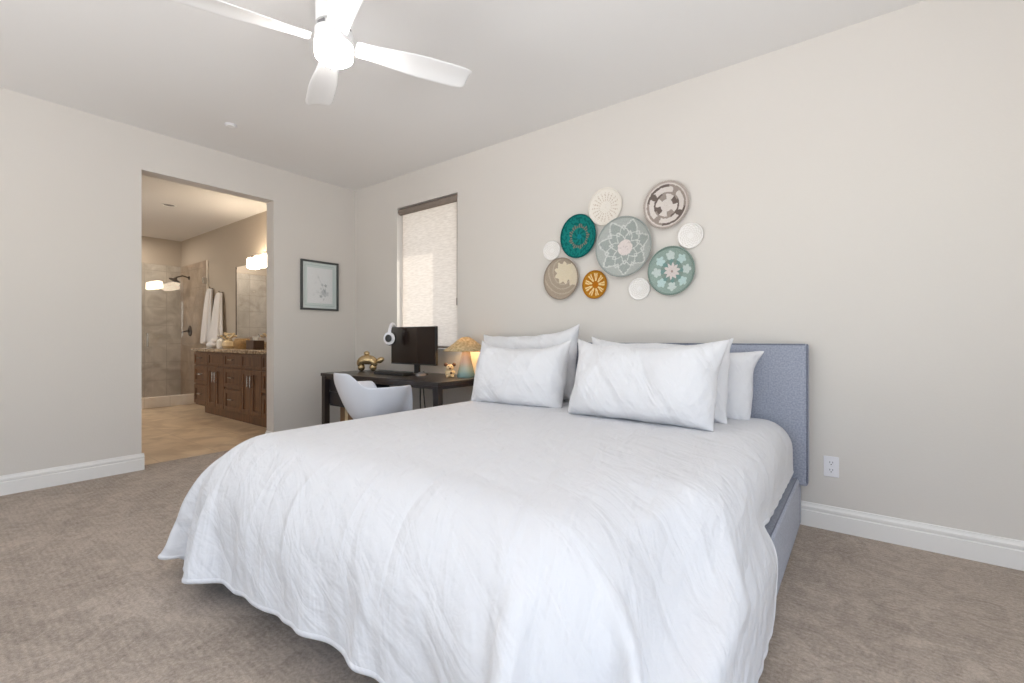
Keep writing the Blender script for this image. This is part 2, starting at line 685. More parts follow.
b = MB()
b.box(-T, XR + T, YF - T, 0.18, -0.12, 0.0)
struct('floor', b, M['carpet'])
b = MB()
b.box(-T, XR + T, YF - T, 0.18, H, H + 0.12)
struct('ceiling', b, M['ceiling'])

b = MB()
b.box(-T, 0, YF - T, DY0, 0, H)
b.box(-T, 0, DY0, DY1, DZ, H)
b.box(-T, 0, DY1, 0.18, 0, H)
bmesh.ops.remove_doubles(b.bm, verts=b.bm.verts, dist=1e-5)
struct('wall_left', b, M['wall'])

b = MB()
b.box(0, WX0, 0, 0.18, 0, H)
b.box(WX1, XR + T, 0, 0.18, 0, H)
b.box(WX0, WX1, 0, 0.18, 0, WZ0)
b.box(WX0, WX1, 0, 0.18, WZ1, H)
struct('wall_back', b, M['wall'])

b = MB()                                   # wall behind the camera, its wide window opening added for light
b.box(-T, 1.6, YF - T, YF, 0, H)
b.box(5.2, XR + T, YF - T, YF, 0, H)
b.box(1.6, 5.2, YF - T, YF, 2.45, H)
b.box(1.6, 5.2, YF - T, YF, 0, 0.1)
struct('wall_front', b, M['wall'])
b = MB()
b.box(XR, XR + T, YF, -4.7, 0, H)
b.box(XR, XR + T, -1.9, 0, 0, H)
b.box(XR, XR + T, -4.7, -1.9, 2.45, H)
b.box(XR, XR + T, -4.7, -1.9, 0, 0.3)
struct('wall_right', b, M['wall'])  # window opening added here too, for light


def base_prof(mb, p0, p1, nrm):
    # moulded skirting: profile (out, z) swept from p0 to p1
    prof = [(0.0, 0.0), (0.016, 0.0), (0.016, 0.088), (0.0125, 0.092), (0.0125, 0.097), (0.0155, 0.101), (0.0155, 0.112),
            (0.010, 0.120), (0.007, 0.128), (0.006, 0.134), (0.0, 0.135)]
    nv = Vector((*nrm, 0))
    rings = []
    for p in (p0, p1):
        rings.append([mb.bm.verts.new(Vector((*p, 0)) + nv * o + Vector((0, 0, z))) for o, z in prof])
    k = len(prof)
    for i in range(k - 1):
        mb.bm.faces.new((rings[0][i], rings[0][i + 1], rings[1][i + 1], rings[1][i]))
    mb.bm.faces.new(rings[0])
    mb.bm.faces.new(rings[1][::-1])


b = MB()
base_prof(b, (0, 0), (XR, 0), (0, -1))
struct('baseboard_back', b, M['trim'])
b = MB()
base_prof(b, (0, YF), (0, DY0 + 0.016), (1, 0))
base_prof(b, (0.0, DY0), (-T, DY0), (0, 1))
base_prof(b, (0, DY1 - 0.016), (0, -0.016), (1, 0))
base_prof(b, (0.0, DY1), (-T, DY1), (0, -1))
struct('baseboard_left', b, M['trim'])

# ---- window_1: frame, panes, sill
b = MB()
fy0, fy1 = 0.12, 0.165
b.box(WX0, WX0 + 0.05, fy0, fy1, WZ0, WZ1)
b.box(WX1 - 0.05, WX1, fy0, fy1, WZ0, WZ1)
b.box(WX0 + 0.05, WX1 - 0.05, fy0, fy1, WZ0, WZ0 + 0.05)
b.box(WX0 + 0.05, WX1 - 0.05, fy0, fy1, WZ1 - 0.05, WZ1)
win = tag(put('window_1', b, M['white_plastic'], bevel=0.003), kind='structure')
b = MB()
b.box(WX0 + 0.05, WX1 - 0.05, 0.138, 0.144, WZ0 + 0.05, WZ1 - 0.05)
put('pane', b, M['glass'], win)
b = MB()
b.box(WX0 + 0.001, WX1 - 0.001, 0.0, 0.119, WZ0, WZ0 + 0.012)
put('sill', b, M['trim'], win, bevel=0.003)

# ---- unseen eave and wing wall, added to shape the sun patch on the blind
b = MB()
b.box(-1.0, 4.0, 0.18, 1.0, 2.75, 2.90)
struct('sun_block_eave', b, M['trim'])
b = MB()
b.box(1.82, 1.97, 0.18, 1.0, 0.0, 2.75)
struct('sun_block_wall', b, M['wall'])

# ---- roller blind inside the recess
rb = thing('roller_blind', 'pale woven roller blind pulled down over the narrow window above the desk', 'blind', (0, 0, 0))
b = MB()
prof = [(0, 0), (0.034, 0.0), (0.034, WX1 - WX0 - 0.016), (0, WX1 - WX0 - 0.016)]
b.lathe(prof, 28, Matrix.Translation((WX0 + 0.008, 0.040, WZ1 - 0.037)) @ Matrix.Rotation(R(90), 4, 'Y'))
put('roller_tube', b, M['blind_cassette'], rb, smooth=True)
b = MB()
b.grid([[(WX0 + 0.035 + (WX1 - WX0 - 0.047) * i / 20, 0.047, 1.005 + (WZ1 - 1.05) * j / 30) for i in range(21)] for j in range(31)])
put('blind_fabric', b, M['blind'], rb)
b = MB()
b.box(WX0 + 0.035, WX1 - 0.012, 0.041, 0.053, 0.988, 1.006)
put('bottom_bar', b, M['blind_cassette'], rb, bevel=0.003)
b = MB()
b.tube([(WX1 - 0.010, 0.006, WZ1 - 0.05), (WX1 - 0.010, 0.004, 1.45)], 0.0025, 8)
b.tube([(WX1 - 0.010, 0.002, 1.47), (WX1 - 0.010, 0.002, 1.40)], 0.006, 10)
put('pull_cord', b, M['blind_cassette'], rb, smooth=True)

# ---- unseen windows added behind the camera and at right to let light in
b = MB()
for x in (1.6, 3.37, 5.14):
    b.box(x, x + 0.06, YF - 0.1, YF - 0.05, 0.1, 2.45)
b.box(1.66, 5.14, YF - 0.1, YF - 0.05, 0.1, 0.16)
b.box(1.66, 5.14, YF - 0.1, YF - 0.05, 2.39, 2.45)
struct('added_window_front', b, M['white_plastic'])
b = MB()
for y in (-4.7, -3.33, -1.96):
    b.box(XR + 0.05, XR + 0.1, y, y + 0.06, 0.3, 2.45)
b.box(XR + 0.05, XR + 0.1, -4.64, -1.96, 0.3, 0.36)
b.box(XR + 0.05, XR + 0.1, -4.64, -1.96, 2.39, 2.45)
struct('added_window_right', b, M['white_plastic'])

# ------------------------------------------------------------------ bathroom shell
BX, BY0, BY1 = -5.4, -3.0, -0.10
b = MB()
b.box(BX - T, -T, BY0 - T, 0.05, -0.12, 0.002)
struct('floor_bathroom', b, M['floor_tile'])
b = MB()
b.box(BX - T, -T, BY0 - T, 0.05, HB, HB + 0.12)
struct('ceiling_bathroom', b, M['ceiling'])
b = MB()
b.box(BX - T, -T, BY1, 0.05, 0, HB)
struct('wall_bathroom_right', b, M['bathwall'])
b = MB()
b.box(BX - T, BX, BY0, BY1, 0, HB)
struct('wall_bathroom_far', b, M['bathwall'])
b = MB()
b.box(BX, -3.8, BY0 - T, BY0, 0, HB)
b.box(-2.6, -T, BY0 - T, BY0, 0, HB)
b.box(-3.8, -2.6, BY0 - T, BY0, 2.3, HB)
b.box(-3.8, -2.6, BY0 - T, BY0, 0, 1.0)
struct('wall_bathroom_left', b, M['bathwall'])
b = MB()
b.box(-T - 0.01, -T, BY0, -2.1, 0, HB)
b.box(-T - 0.01, -T, -2.1, BY1, H, HB)
struct('wall_bathroom_near', b, M['bathwall'])
# tiled shower lining + curb
GX = -4.12
b = MB()
b.box(BX, BX + 0.014, BY0, BY1, 0, 2.42)
struct('trim_1', b, M['shower_tile_x'])
b = MB()
b.box(BX + 0.014, GX - 0.02, BY1 - 0.014, BY1, 0, 2.42)
struct('trim_2', b, M['shower_tile_y'])
b = MB()
b.box(GX - 0.02, GX + 0.03, BY1 - 0.02, BY1, 0.0, 2.42)
struct('trim_3', b, M['curb'], bevel=0.004)
b = MB()
b.box(GX - 0.06, GX + 0.08, BY0, BY1 - 0.02, 0.002, 0.165)
struct('trim_4', b, M['curb'], bevel=0.006)

sd = thing('shower_glass_enclosure', 'frameless clear glass shower door and panel across the end of the bathroom', 'shower', (GX, 0, 0.165))
b = MB()
b.box(-0.005, 0.005, -0.86, BY1 - 0.024, 0.002, 2.1)
put('glass_panel', b, M['glass'], sd)
b = MB()
b.box(-0.005, 0.005, -1.75, -0.868, 0.012, 2.1)
dr = put('glass_door', b, M['glass'], sd)
b = MB()
b.tube([(0.005, -0.94, 0.99), (0.05, -0.94, 0.99), (0.05, -0.94, 0.80), (0.005, -0.94, 0.80)], 0.011, 10)
put('door_handle', b, M['chrome'], dr, smooth=True)
b = MB()
b.box(-0.02, 0.02, BY1 - 0.08, BY1 - 0.022, 1.85, 1.95)
put('clip', b, M['chrome'], sd, bevel=0.003)

sh = thing('overhead_shower', 'dark shower head on a short arm high on the shower side wall', 'shower head', (-4.95, BY1 - 0.014, 2.12))
b = MB()
b.tube([(0, 0, 0.06), (0, -0.10, 0.09), (0, -0.2, 0.05)], 0.011, 10)
b.lathe([(0, 0), (0.035, 0), (0.03, 0.012), (0, 0.014)], 20, Matrix.Translation((0, 0, 0.06)) @ Matrix.Rotation(R(90), 4, 'X'))
put('shower_arm', b, M['bronze'], sh, smooth=True)
b = MB()
b.lathe([(0, 0.05), (0.02, 0.045), (0.035, 0.02), (0.085, 0.0), (0.085, -0.012), (0, -0.014)], 28, Matrix.Translation((0, -0.22, 0.0)) @ Matrix.Rotation(R(-25), 4, 'X'))
put('spray_plate', b, M['bronze'], sh, smooth=True)

vv = thing('shower_valve', 'round dark shower valve with lever below the shower head', 'shower valve', (-4.9, BY1 - 0.014, 1.22))
b = MB()
b.lathe([(0, 0), (0.095, 0), (0.09, 0.01), (0.03, 0.014), (0.028, 0.04), (0, 0.042)], 28, Matrix.Rotation(R(90), 4, 'X'))
put('escutcheon', b, M['bronze'], vv, smooth=True)
b = MB()
b.tube([(0, -0.05, 0), (-0.03, -0.09, -0.01), (-0.09, -0.1, -0.03)], [0.014, 0.011, 0.008], 10)
put('lever', b, M['bronze'], vv, smooth=True)

# ---- recessed light, after an unseen lamp added to brighten the shower
lamp('shower_fill', 'AREA', (-4.8, -1.1, HB - 0.03), 16, (1.0, 0.9, 0.78), 0.3, 0.3, target=(-4.8, -1.1, 0))
def downlight(name, label, loc, r, m_in):
    t = thing(name, label, 'ceiling light', loc)
    b = MB()
    b.lathe([(r, 0), (r, -0.006), (r * 0.8, -0.009), (r * 0.72, -0.002), (r * 0.72, 0.0)], 32)
    put('trim_ring', b, M['fan_white'], t, smooth=True)
    b = MB()
    b.lathe([(0, -0.001), (r * 0.72, -0.001), (r * 0.72, 0), (0, 0)], 32)
    put('lens', b, m_in, t)


downlight('recessed_light', 'small round recessed light in the bathroom ceiling', (-2.76, -1.035, HB), 0.085, M['grey_plastic'])
t = thing('ceiling_sprinkler', 'small round white sprinkler cover on the bedroom ceiling near the doorway', 'sprinkler', (0.656, -1.584, H))
b = MB()
b.lathe([(0.045, 0), (0.045, -0.004), (0.036, -0.007), (0.034, -0.002), (0.034, 0)], 28)
put('trim_ring', b, M['white_plastic'], t, smooth=True)
b = MB()
b.lathe([(0.032, 0), (0.032, -0.010), (0.028, -0.014), (0, -0.015)], 28)
put('cover_plate', b, M['fan_white'], t, smooth=True)

# ------------------------------------------------------------------ vanity
VY = -0.60
vx = [-3.21, -2.68, -2.13, -1.59, -1.03, -0.49]
van = thing('bathroom_vanity', 'long brown wooden vanity cabinet with drawers and doors in the bathroom', 'cabinet', (-1.7, -0.35, 0.002))
ox, oy, oz = -1.7, -0.35, 0.002
b = MB()
b.box(vx[0] - ox, -0.17 - ox, VY + 0.02 - oy, BY1 - 0.002 - oy, 0.10, 0.893)
put('carcass', b, M['cabinet'], van, bevel=0.004)
b = MB()
b.box(-2.93 - ox, -0.17 - ox, VY + 0.05 - oy, BY1 - 0.01 - oy, 0.0, 0.10)
put('toe_kick', b, M['cabinet'], van)


def front(kind, x0, x1, z0, z1, hand):
    b = MB()
    x0 -= ox
    x1 -= ox
    y1 = VY + 0.02 - oy
    y0 = VY - oy
    g = 0.006
    x0 += g; x1 -= g; z0 += g; z1 -= g
    st = 0.055 if z1 - z0 > 0.2 else 0.03
    # shaker frame: raised stiles and rails round a recessed panel
    b.box(x0, x0 + st, y0, y1, z0, z1)
    b.box(x1 - st, x1, y0, y1, z0, z1)
    b.box(x0 + st, x1 - st, y0, y1, z0, z0 + st)
    b.box(x0 + st, x1 - st, y0, y1, z1 - st, z1)
    b.box(x0 + st, x1 - st, y0 + 0.011, y1, z0 + st, z1 - st)
    o = put(kind, b, M['cabinet'], van, bevel=0.002)
    if hand:
        h = MB()
        if hand == 'h':
            cx, cz = (x0 + x1) / 2, (z0 + z1) / 2 + 0.01
            pts = [(cx - 0.055, y0, cz), (cx - 0.055, y0 - 0.03, cz), (cx + 0.055, y0 - 0.03, cz), (cx + 0.055, y0, cz)]
        else:
            cx = x1 - 0.035 if hand == 'r' else x0 + 0.035
            cz = z1 - 0.14
            pts = [(cx, y0, cz - 0.065), (cx, y0 - 0.03, cz - 0.065), (cx, y0 - 0.03, cz + 0.065), (cx, y0, cz + 0.065)]
        h.tube(pts, 0.007, 8)
        put('handle', h, M['chrome'], o, smooth=True)


for k in range(5):
    x0, x1 = vx[k], vx[k + 1]
    if k % 2 == 0:
        front('drawer', x0, x1, 0.70, 0.885, 'h')
        front('drawer', x0, x1, 0.42, 0.69, 'h')
        front('drawer', x0, x1, 0.12, 0.41, 'h')
    else:
        front('false_front', x0, x1, 0.70, 0.885, None)
        xm = (x0 + x1) / 2
        front('door', x0, xm, 0.12, 0.69, 'r')
        front('door', xm, x1, 0.12, 0.69, 'l')
front('door', vx[5], -0.18, 0.12, 0.69, 'l')
front('false_front', vx[5], -0.18, 0.70, 0.885, None)

ct = thing('vanity_countertop', 'speckled beige granite countertop on the brown bathroom vanity', 'countertop', (-1.7, -0.35, 0.895))
b = MB()
b.box(-3.24 - ox, -0.165 - ox, -0.63 - oy, BY1 - 0.002 - oy, 0, 0.045)
put('slab', b, M['granite'], ct, bevel=0.008)
b = MB()
b.box(-3.24 - ox, -0.165 - ox, BY1 - 0.022 - oy, BY1 - 0.002 - oy, 0.045, 0.14)
put('backsplash', b, M['granite'], ct, bevel=0.003)
CZ = 0.94

# mirror
t = thing('vanity_mirror', 'large plain frameless mirror on the wall above the vanity', 'mirror', (-1.7, BY1 - 0.002, 1.10))
b = MB()
b.box(-2.97 + 1.7, 1.2, -0.008, 0, 0, 1.09)
put('mirror_glass', b, M['mirror'], t, bevel=0.002)
b = MB()
b.box(-2.985 + 1.7, -2.97 + 1.7, -0.012, 0, 0, 1.09)
put('edge_strip', b, M['bronze'], t)

# sconce with lit opal shades
t = thing('vanity_light', 'lit three shade wall light above the bathroom mirror', 'wall light', (-1.84, BY1, 2.262))
b = MB()
b.lathe([(0, 0), (0.06, 0), (0.055, 0.015), (0, 0.018)], 24, Matrix.Rotation(R(90), 4, 'X'))
put('back_plate', b, M['bronze'], t, smooth=True)
b = MB()
b.tube([(0, -0.01, 0), (0, -0.10, 0.01), (0, -0.15, -0.02)], 0.008, 8)
b.tube([(-0.25, -0.15, -0.02), (-0.12, -0.15, -0.005), (0, -0.15, -0.02), (0.12, -0.15, -0.005), (0.25, -0.15, -0.02)], 0.008, 8)
put('curved_bar', b, M['bronze'], t, smooth=True)
for sx in (-0.21, 0.0, 0.21):
    b = MB()
    b.lathe([(0, -0.03), (0.05, -0.03), (0.078, -0.045), (0.085, -0.16), (0.07, -0.175), (0, -0.178)], 24, Matrix.Translation((sx, -0.15, -0.02)))
    put('glass_shade', b, M['sconce_glow'], t, smooth=True)

# towels on hooks
def towel(label, x, ztop, zbot, w0, w1, seed):
    t = thing('hanging_towel', label, 'towel', (x, BY1, ztop), group='white towels on the bathroom wall')
    rnd = random.Random(seed)
    ny, nx = 26, 40
    ph = rnd.random() * 6
    V = []
    for j in range(ny):
        v = j / (ny - 1)
        row = []
        hw = (w0 + (w1 - w0) * min(1, v * 1.15) ** 0.8) / 2
        dp = 0.03 + 0.05 * v ** 0.5
        for i in range(nx):
            a = 2 * PI * i / nx
            rr = 1 + 0.16 * v * math.sin(5 * a + ph) + 0.06 * math.sin(9 * a + ph * 2 + v * 2)
            px = hw * math.cos(a) * rr
            py = -dp - 0.012 + dp * math.sin(a) * rr * 0.9
            row.append((px, min(py, -0.006), -(ztop - zbot) * v + 0.02 * math.cos(a) * v))
        V.append(row)
    b = MB()
    G = b.grid(V, closed_u=True)
    b.bm.faces.new(G[0])
    b.bm.faces.new(G[-1])
    put('towel_cloth', b, M['towel'], t, smooth=True, subsurf=1)
    b = MB()
    b.tube([(0, 0, 0.0), (0, -0.04, 0.0), (0, -0.055, 0.02)], 0.008, 8)
    put('hook', b, M['bronze'], t, smooth=True)


towel('white towel hanging nearest the shower on the bathroom wall', -3.90, 1.92, 1.0, 0.15, 0.29, 1)
towel('white towel hanging nearer the mirror on the bathroom wall', -3.52, 1.83, 0.96, 0.17, 0.36, 2)

# counter clutter
def on_counter(name, label, cat, x, y):
    return thing(name, label, cat, (x, y, CZ))


t = on_counter('folded_washcloths', 'low white pile of rolled washcloths at the left end of the bathroom counter', 'washcloth', -3.02, -0.42)
b = MB()
b.ellip((0, 0, 0.05), (0.10, 0.08, 0.05))
b.ellip((0.02, 0.01, 0.10), (0.07, 0.05, 0.045))
put('rolled_cloth', b, M['towel'], t, smooth=True)
t = on_counter('soap_dispenser', 'white ceramic soap dispenser on the bathroom counter left of the mirror edge', 'soap dispenser', -2.78, -0.40)
b = MB()
b.lathe([(0, 0), (0.045, 0), (0.05, 0.02), (0.048, 0.11), (0.02, 0.14), (0.012, 0.15), (0, 0.15)], 24)
put('bottle', b, M['ceramic'], t, smooth=True)
b = MB()
b.tube([(0, 0, 0.15), (0, 0, 0.18), (0, -0.04, 0.18)], 0.008, 8)
put('pump', b, M['chrome'], t, smooth=True)
t = on_counter('flower_vase', 'squat cream vase of pale dried flowers beside the soap dispenser', 'vase', -2.55, -0.38)
b = MB()
b.lathe([(0, 0), (0.05, 0), (0.085, 0.04), (0.08, 0.09), (0.045, 0.12), (0.05, 0.13), (0, 0.125)], 28)
put('vase_body', b, M['cream'], t, smooth=True)
b = MB()
rnd = random.Random(3)
for k in range(14):
    a = rnd.random() * 2 * PI
    r = 0.03 + 0.06 * rnd.random()
    z = 0.15 + 0.07 * rnd.random()
    b.tube([(0, 0, 0.11), (r * math.cos(a) * 0.5, r * math.sin(a) * 0.5, z - 0.03), (r * math.cos(a), r * math.sin(a), z)], 0.003, 6)
    b.ellip((r * math.cos(a), r * math.sin(a), z), (0.02, 0.02, 0.016), 10, 8)
put('flowers', b, M['cream'], t, smooth=True)
t = on_counter('wicker_basket', 'tan wicker basket near the middle of the bathroom counter', 'basket', -2.15, -0.36)
b = MB()
prof = []
for k in range(13):
    prof.append((0.085 + 0.02 * math.sin(PI * k / 12) + 0.004 * (k % 2), 0.012 * k))
b.lathe([(0, 0)] + prof + [(0.075, 0.144), (0.075, 0.02), (0, 0.02)], 32)
put('basket_body', b, M['wicker'], t, smooth=True)
t = on_counter('tissue_box', 'brown tissue box cover with white tissue on the bathroom counter', 'tissue box', -1.75, -0.36)
b = MB()
b.box(-0.11, 0.11, -0.07, 0.07, 0, 0.12)
put('box_cover', b, M['brown_box'], t, bevel=0.006)
b = MB()
b.grid([[(0.05 * math.cos(2 * PI * i / 12) * (1 - v * 0.6) * (1 + 0.2 * (i % 2)), 0.02 * math.sin(2 * PI * i / 12) * (1 + v), 0.11 + 0.06 * v) for i in range(12)] for v in (0, 0.5, 1)], True)
put('tissue', b, M['ceramic'], t, smooth=True)

# ------------------------------------------------------------------ cloth solver
def cloth_edges(ny, nx):
    idx = np.arange(ny * nx).reshape(ny, nx)
    out = []

    def add(a, b, mask, stiff):
        a, b, mask = a.ravel(), b.ravel(), mask.ravel()
        out.append((a[mask], b[mask], stiff))
    J, I = np.mgrid[0:ny, 0:nx]
    for par in (0, 1):
        add(idx[:, :-1], idx[:, 1:], (I[:, :-1] % 2 == par), 's')
        add(idx[:-1], idx[1:], (J[:-1] % 2 == par), 's')
    for par in (0, 1):
        add(idx[:-1, :-1], idx[1:, 1:], (J[:-1, :-1] % 2 == par), 'd')
        add(idx[:-1, 1:], idx[1:, :-1], (J[:-1, 1:] % 2 == par), 'd')
    for par in (0, 1):
        add(idx[:, :-2], idx[:, 2:], ((I[:, :-2] // 2) % 2 == par), 'b')
        add(idx[:-2], idx[2:], ((J[:-2] // 2) % 2 == par), 'b')
    return out


def simulate(P, rest, ny, nx, steps, dt, collide, damp=0.02, comp=None, post=None, grav=-9.8, fext=None):
    comp = comp or {'s': 0.0, 'd': 2e-5, 'b': 3e-4}
    E = []
    for a, bq, k in cloth_edges(ny, nx):
        E.append((a, bq, np.linalg.norm(rest[a] - rest[bq], axis=1), comp[k] / dt ** 2 * 1e-3))
    V = np.zeros_like(P)
    for st in range(steps):
        Q = P.copy()
        V[:, 2] += grav * dt
        if fext is not None:
            V += fext(P) * dt
        V *= (1 - damp)
        P = P + V * dt
        for a, bq, L0, al in E:
            d = P[bq] - P[a]
            L = np.sqrt((d * d).sum(1)) + 1e-9
            c = (0.5 * (L - L0) / (1 + al * 0.5) / L)[:, None] * d
            P[a] += c
            P[bq] -= c
        if collide is not None:
            P, hit = collide(P)
            Q[hit] = Q[hit] + (P[hit] - Q[hit]) * 0.6
        if post is not None:
            P = post(P, st)
        V = (P - Q) / dt
        sp = np.sqrt((V * V).sum(1))
        f = np.minimum(1, 3.0 / (sp + 1e-9))
        V *= f[:, None]
    return P


def rbox_push(P, lo, hi, r, th, hit):
    lo, hi = np.array(lo), np.array(hi)
    c, h = (lo + hi) / 2, (hi - lo) / 2 - r
    d = P - c
    q = np.abs(d) - h
    qm = np.maximum(q, 0)
    n = np.sqrt((qm * qm).sum(1))
    ins = q.max(1)
    sd = n + np.minimum(ins, 0) - r
    m = sd < th
    if m.any():
        g = np.sign(d) * qm / (n[:, None] + 1e-9)
        k = np.argmax(q, 1)
        gi = np.zeros_like(P)
        gi[np.arange(len(P)), k] = np.sign(d[np.arange(len(P)), k])
        g = np.where((n > 1e-6)[:, None], g, gi)
        P[m] += g[m] * (th - sd[m])[:, None]
        hit |= m
    return P


# ------------------------------------------------------------------ bed
BXL, BXR, BYF = 2.185, 4.442, -2.27
bed = thing('platform_bed', 'wide low platform bed in grey blue upholstery against the wall', 'bed', (3.31, -1.2, 0))
bo = Vector((3.31, -1.2, 0))
b = MB()
b.box(2.144 - bo.x, 4.482 - bo.x, -0.118 - bo.y, -0.018 - bo.y, 0.25, 1.052)
hb = put('headboard', b, M['upholstery'], bed, bevel=0.018, seg=4)
b = MB()
for x in (4.478, 2.148):
    b.tube([(x - bo.x, -0.114 - bo.y, 0.27), (x - bo.x, -0.114 - bo.y, 1.036), (x - bo.x, -0.104 - bo.y, 1.047)], 0.005, 8)
b.tube([(2.16 - bo.x, -0.114 - bo.y, 1.047), (4.468 - bo.x, -0.114 - bo.y, 1.047)], 0.005, 8)
put('piping', b, M['piping'], hb, smooth=True)
for (x0, x1, y0, y1, nm) in ((4.285, BXR, BYF, -0.12, 'side_rail'), (BXL, 2.335, BYF, -0.12, 'side_rail'), (2.335, 4.285, BYF, -2.16, 'foot_rail'), (BXL, BXR, -0.12, -0.022, 'head_rail')):
    b = MB()
    b.box(x0 - bo.x, x1 - bo.x, y0 - bo.y, y1 - bo.y, 0.012, 0.292 if nm != 'head_rail' else 0.248)
    rl = put(nm, b, M['upholstery'], bed, bevel=0.015, seg=4)
    if nm == 'side_rail':
        xs = x1 - 0.012 if x0 > 3 else x0 + 0.012
        b = MB()
        b.tube([(xs - bo.x, y0 + 0.05 - bo.y, 0.2925), (xs - bo.x, y1 - 0.002 - bo.y, 0.2925)], 0.0028, 8)
        put('seam', b, M['piping'], rl, smooth=True)
b = MB()
b.box(2.345 - bo.x, 4.275 - bo.x, -2.15 - bo.y, -0.125 - bo.y, 0.14, 0.53)
put('mattress', b, M['pillowcase'], bed, bevel=0.06, seg=5)
b = MB()
b.box(2.336 - bo.x, 4.284 - bo.x, -2.159 - bo.y, -0.12 - bo.y, 0.10, 0.14)
put('slat_base', b, M['black_plastic'], bed)
for x in (2.26, 4.36):
    for y in (-2.18, -0.25):
        b = MB()
        b.box(x - 0.03 - bo.x, x + 0.03 - bo.x, y - 0.03 - bo.y, y + 0.03 - bo.y, 0, 0.014)
        put('foot', b, M['black_plastic'], bed)

# duvet: a draped sheet, settled over the mattress and rails
nx, ny = 112, 112


def smooth01(t):
    t = max(0.0, min(1.0, t))
    return t * t * (3 - 2 * t)


P0 = np.zeros((ny, nx, 3))
for j in range(ny):
    v = j / (ny - 1)
    for i in range(nx):
        u = i / (nx - 1)
        yh = -0.15
        yf = -2.77 + 0.09 * smooth01((u - 0.15) / 0.45) - 0.08 * smooth01((u - 0.72) / 0.28)
        y = yh + (yf - yh) * v
        over = smooth01((-y - 1.10) / 0.20)
        xr = 4.60 + 0.29 * over
        xl = 1.90 - 0.06 * v
        x = xl + (xr - xl) * u
        for (ex, sg, rc) in ((xl, 1, 0.80), (xr, -1, 0.85)):      # rounded corners at the foot
            cx_, cy_ = ex + sg * rc, yf + rc
            dx, dy = (x - cx_) * -sg / rc, (cy_ - y) / rc
            if dx > 0 and dy > 0:
                k_ = max(dx, dy) / math.hypot(dx, dy)
                k_ = 1 + (k_ - 1) * max(dx, dy)
                x, y = cx_ - sg * dx * k_ * rc, cy_ - dy * k_ * rc
        P0[j, i] = (x, y, 0.68)
P0 = P0.reshape(-1, 3)
rest = P0.copy()
for k in range(len(P0)):
    q = P0[k]
    P0[k, 2] += 0.03 * mnoise.noise(Vector((q[0] * 2.2, q[1] * 2.2, 3.1))) + 0.015 * mnoise.noise(Vector((q[0] * 6, q[1] * 6, 7.7)))
wide = 1.02 + 0.13 * np.clip((-rest[:, 1] - 1.9) / 0.7, 0, 1)
rest[:, 0] = 3.3 + (rest[:, 0] - 3.3) * wide
hang = np.clip((-P0[:, 1] - 2.05) / 0.4, 0, 1)
P0[:, 2] += hang * 0.06 * np.sin(P0[:, 0] * 2 * PI / 0.21 + 1.5 * np.sin(P0[:, 0] * 3.1))


def duvet_collide(P):
    hit = np.zeros(len(P), bool)
    rbox_push(P, (2.18, -2.36, -0.3), (4.310, 0.4, 0.588), 0.28, 0.035, hit)
    rbox_push(P, (3.6, -1.75, 0.33), (4.385, 0.4, 0.588), 0.125, 0.030, hit)
    rbox_push(P, (BXL, BYF, 0.0), (BXR, -0.1, 0.292), 0.03, 0.022, hit)
    m = P[:, 2] < 0.022
    P[m, 2] = 0.022
    hit |= m
    m = P[:, 1] > -0.15
    P[m, 1] = -0.15
    return P, hit


def duvet_tuck(P, st):
    # once it hangs, the sides are pushed in against the frame
    if st > 230:
        low = P[:, 2] < 0.33
        P[:, 0] -= np.where(low, np.maximum(P[:, 0] - 4.468, 0), 0) * 0.06
        P[:, 0] += np.where(low, np.maximum(2.12 - P[:, 0], 0), 0) * 0.06
    return P


PD = simulate(P0.copy(), rest, ny, nx, 640, 0.004, duvet_collide, damp=0.012, grav=-3.0, post=duvet_tuck,
              comp={'s': 0.0, 'd': 8e-3, 'b': 1.2e-1})
PD = PD.reshape(ny, nx, 3)
UVD0 = rest.reshape(ny, nx, 3)
for j in range(ny):                               # soft hanging folds down the foot of the duvet
    for i in range(nx):
        hg = min(1.0, max(0.0, (0.50 - PD[j, i, 2]) / 0.42))
        if PD[j, i, 1] < -2.2 and hg > 0:
            x = UVD0[j, i, 0] + 0.35 * (UVD0[j, i, 1] + 2.4)
            f = 1.5 * mnoise.noise(Vector((x * 5.2, PD[j, i, 2] * 1.1, 2.0))) + 0.7 * mnoise.noise(Vector((x * 12.0, PD[j, i, 2] * 2.0, 9.0)))
            PD[j, i, 1] -= 0.030 * hg ** 1.1 * (f + 0.6)


def sheet_mesh(name, G, UV):
    ny, nx = G.shape[:2]
    me = bpy.data.meshes.new(name)
    idx = np.arange(ny * nx).reshape(ny, nx)
    faces = np.stack([idx[:-1, :-1], idx[1:, :-1], idx[1:, 1:], idx[:-1, 1:]], -1).reshape(-1, 4)
    me.from_pydata(G.reshape(-1, 3).tolist(), [], faces.tolist())
    uv = me.uv_layers.new(name='UVMap')
    li = np.zeros(len(me.loops), dtype=np.int32)
    me.loops.foreach_get('vertex_index', li)
    uv.data.foreach_set('uv', UV.reshape(-1, 2)[li].ravel())
    return me


dv = thing('duvet', 'large rumpled white duvet draped over the bed and hanging to the carpet', 'duvet', (3.31, -1.2, 0.3))
off = np.array([3.31, -1.2, 0.3])
UVD = rest.reshape(ny, nx, 3)[:, :, :2]
me = sheet_mesh('duvet_cover', PD - off, UVD)
put_mesh('duvet_cover', me, M['duvet'], dv, smooth=True, subsurf=1, solid=0.012, soff=-1)
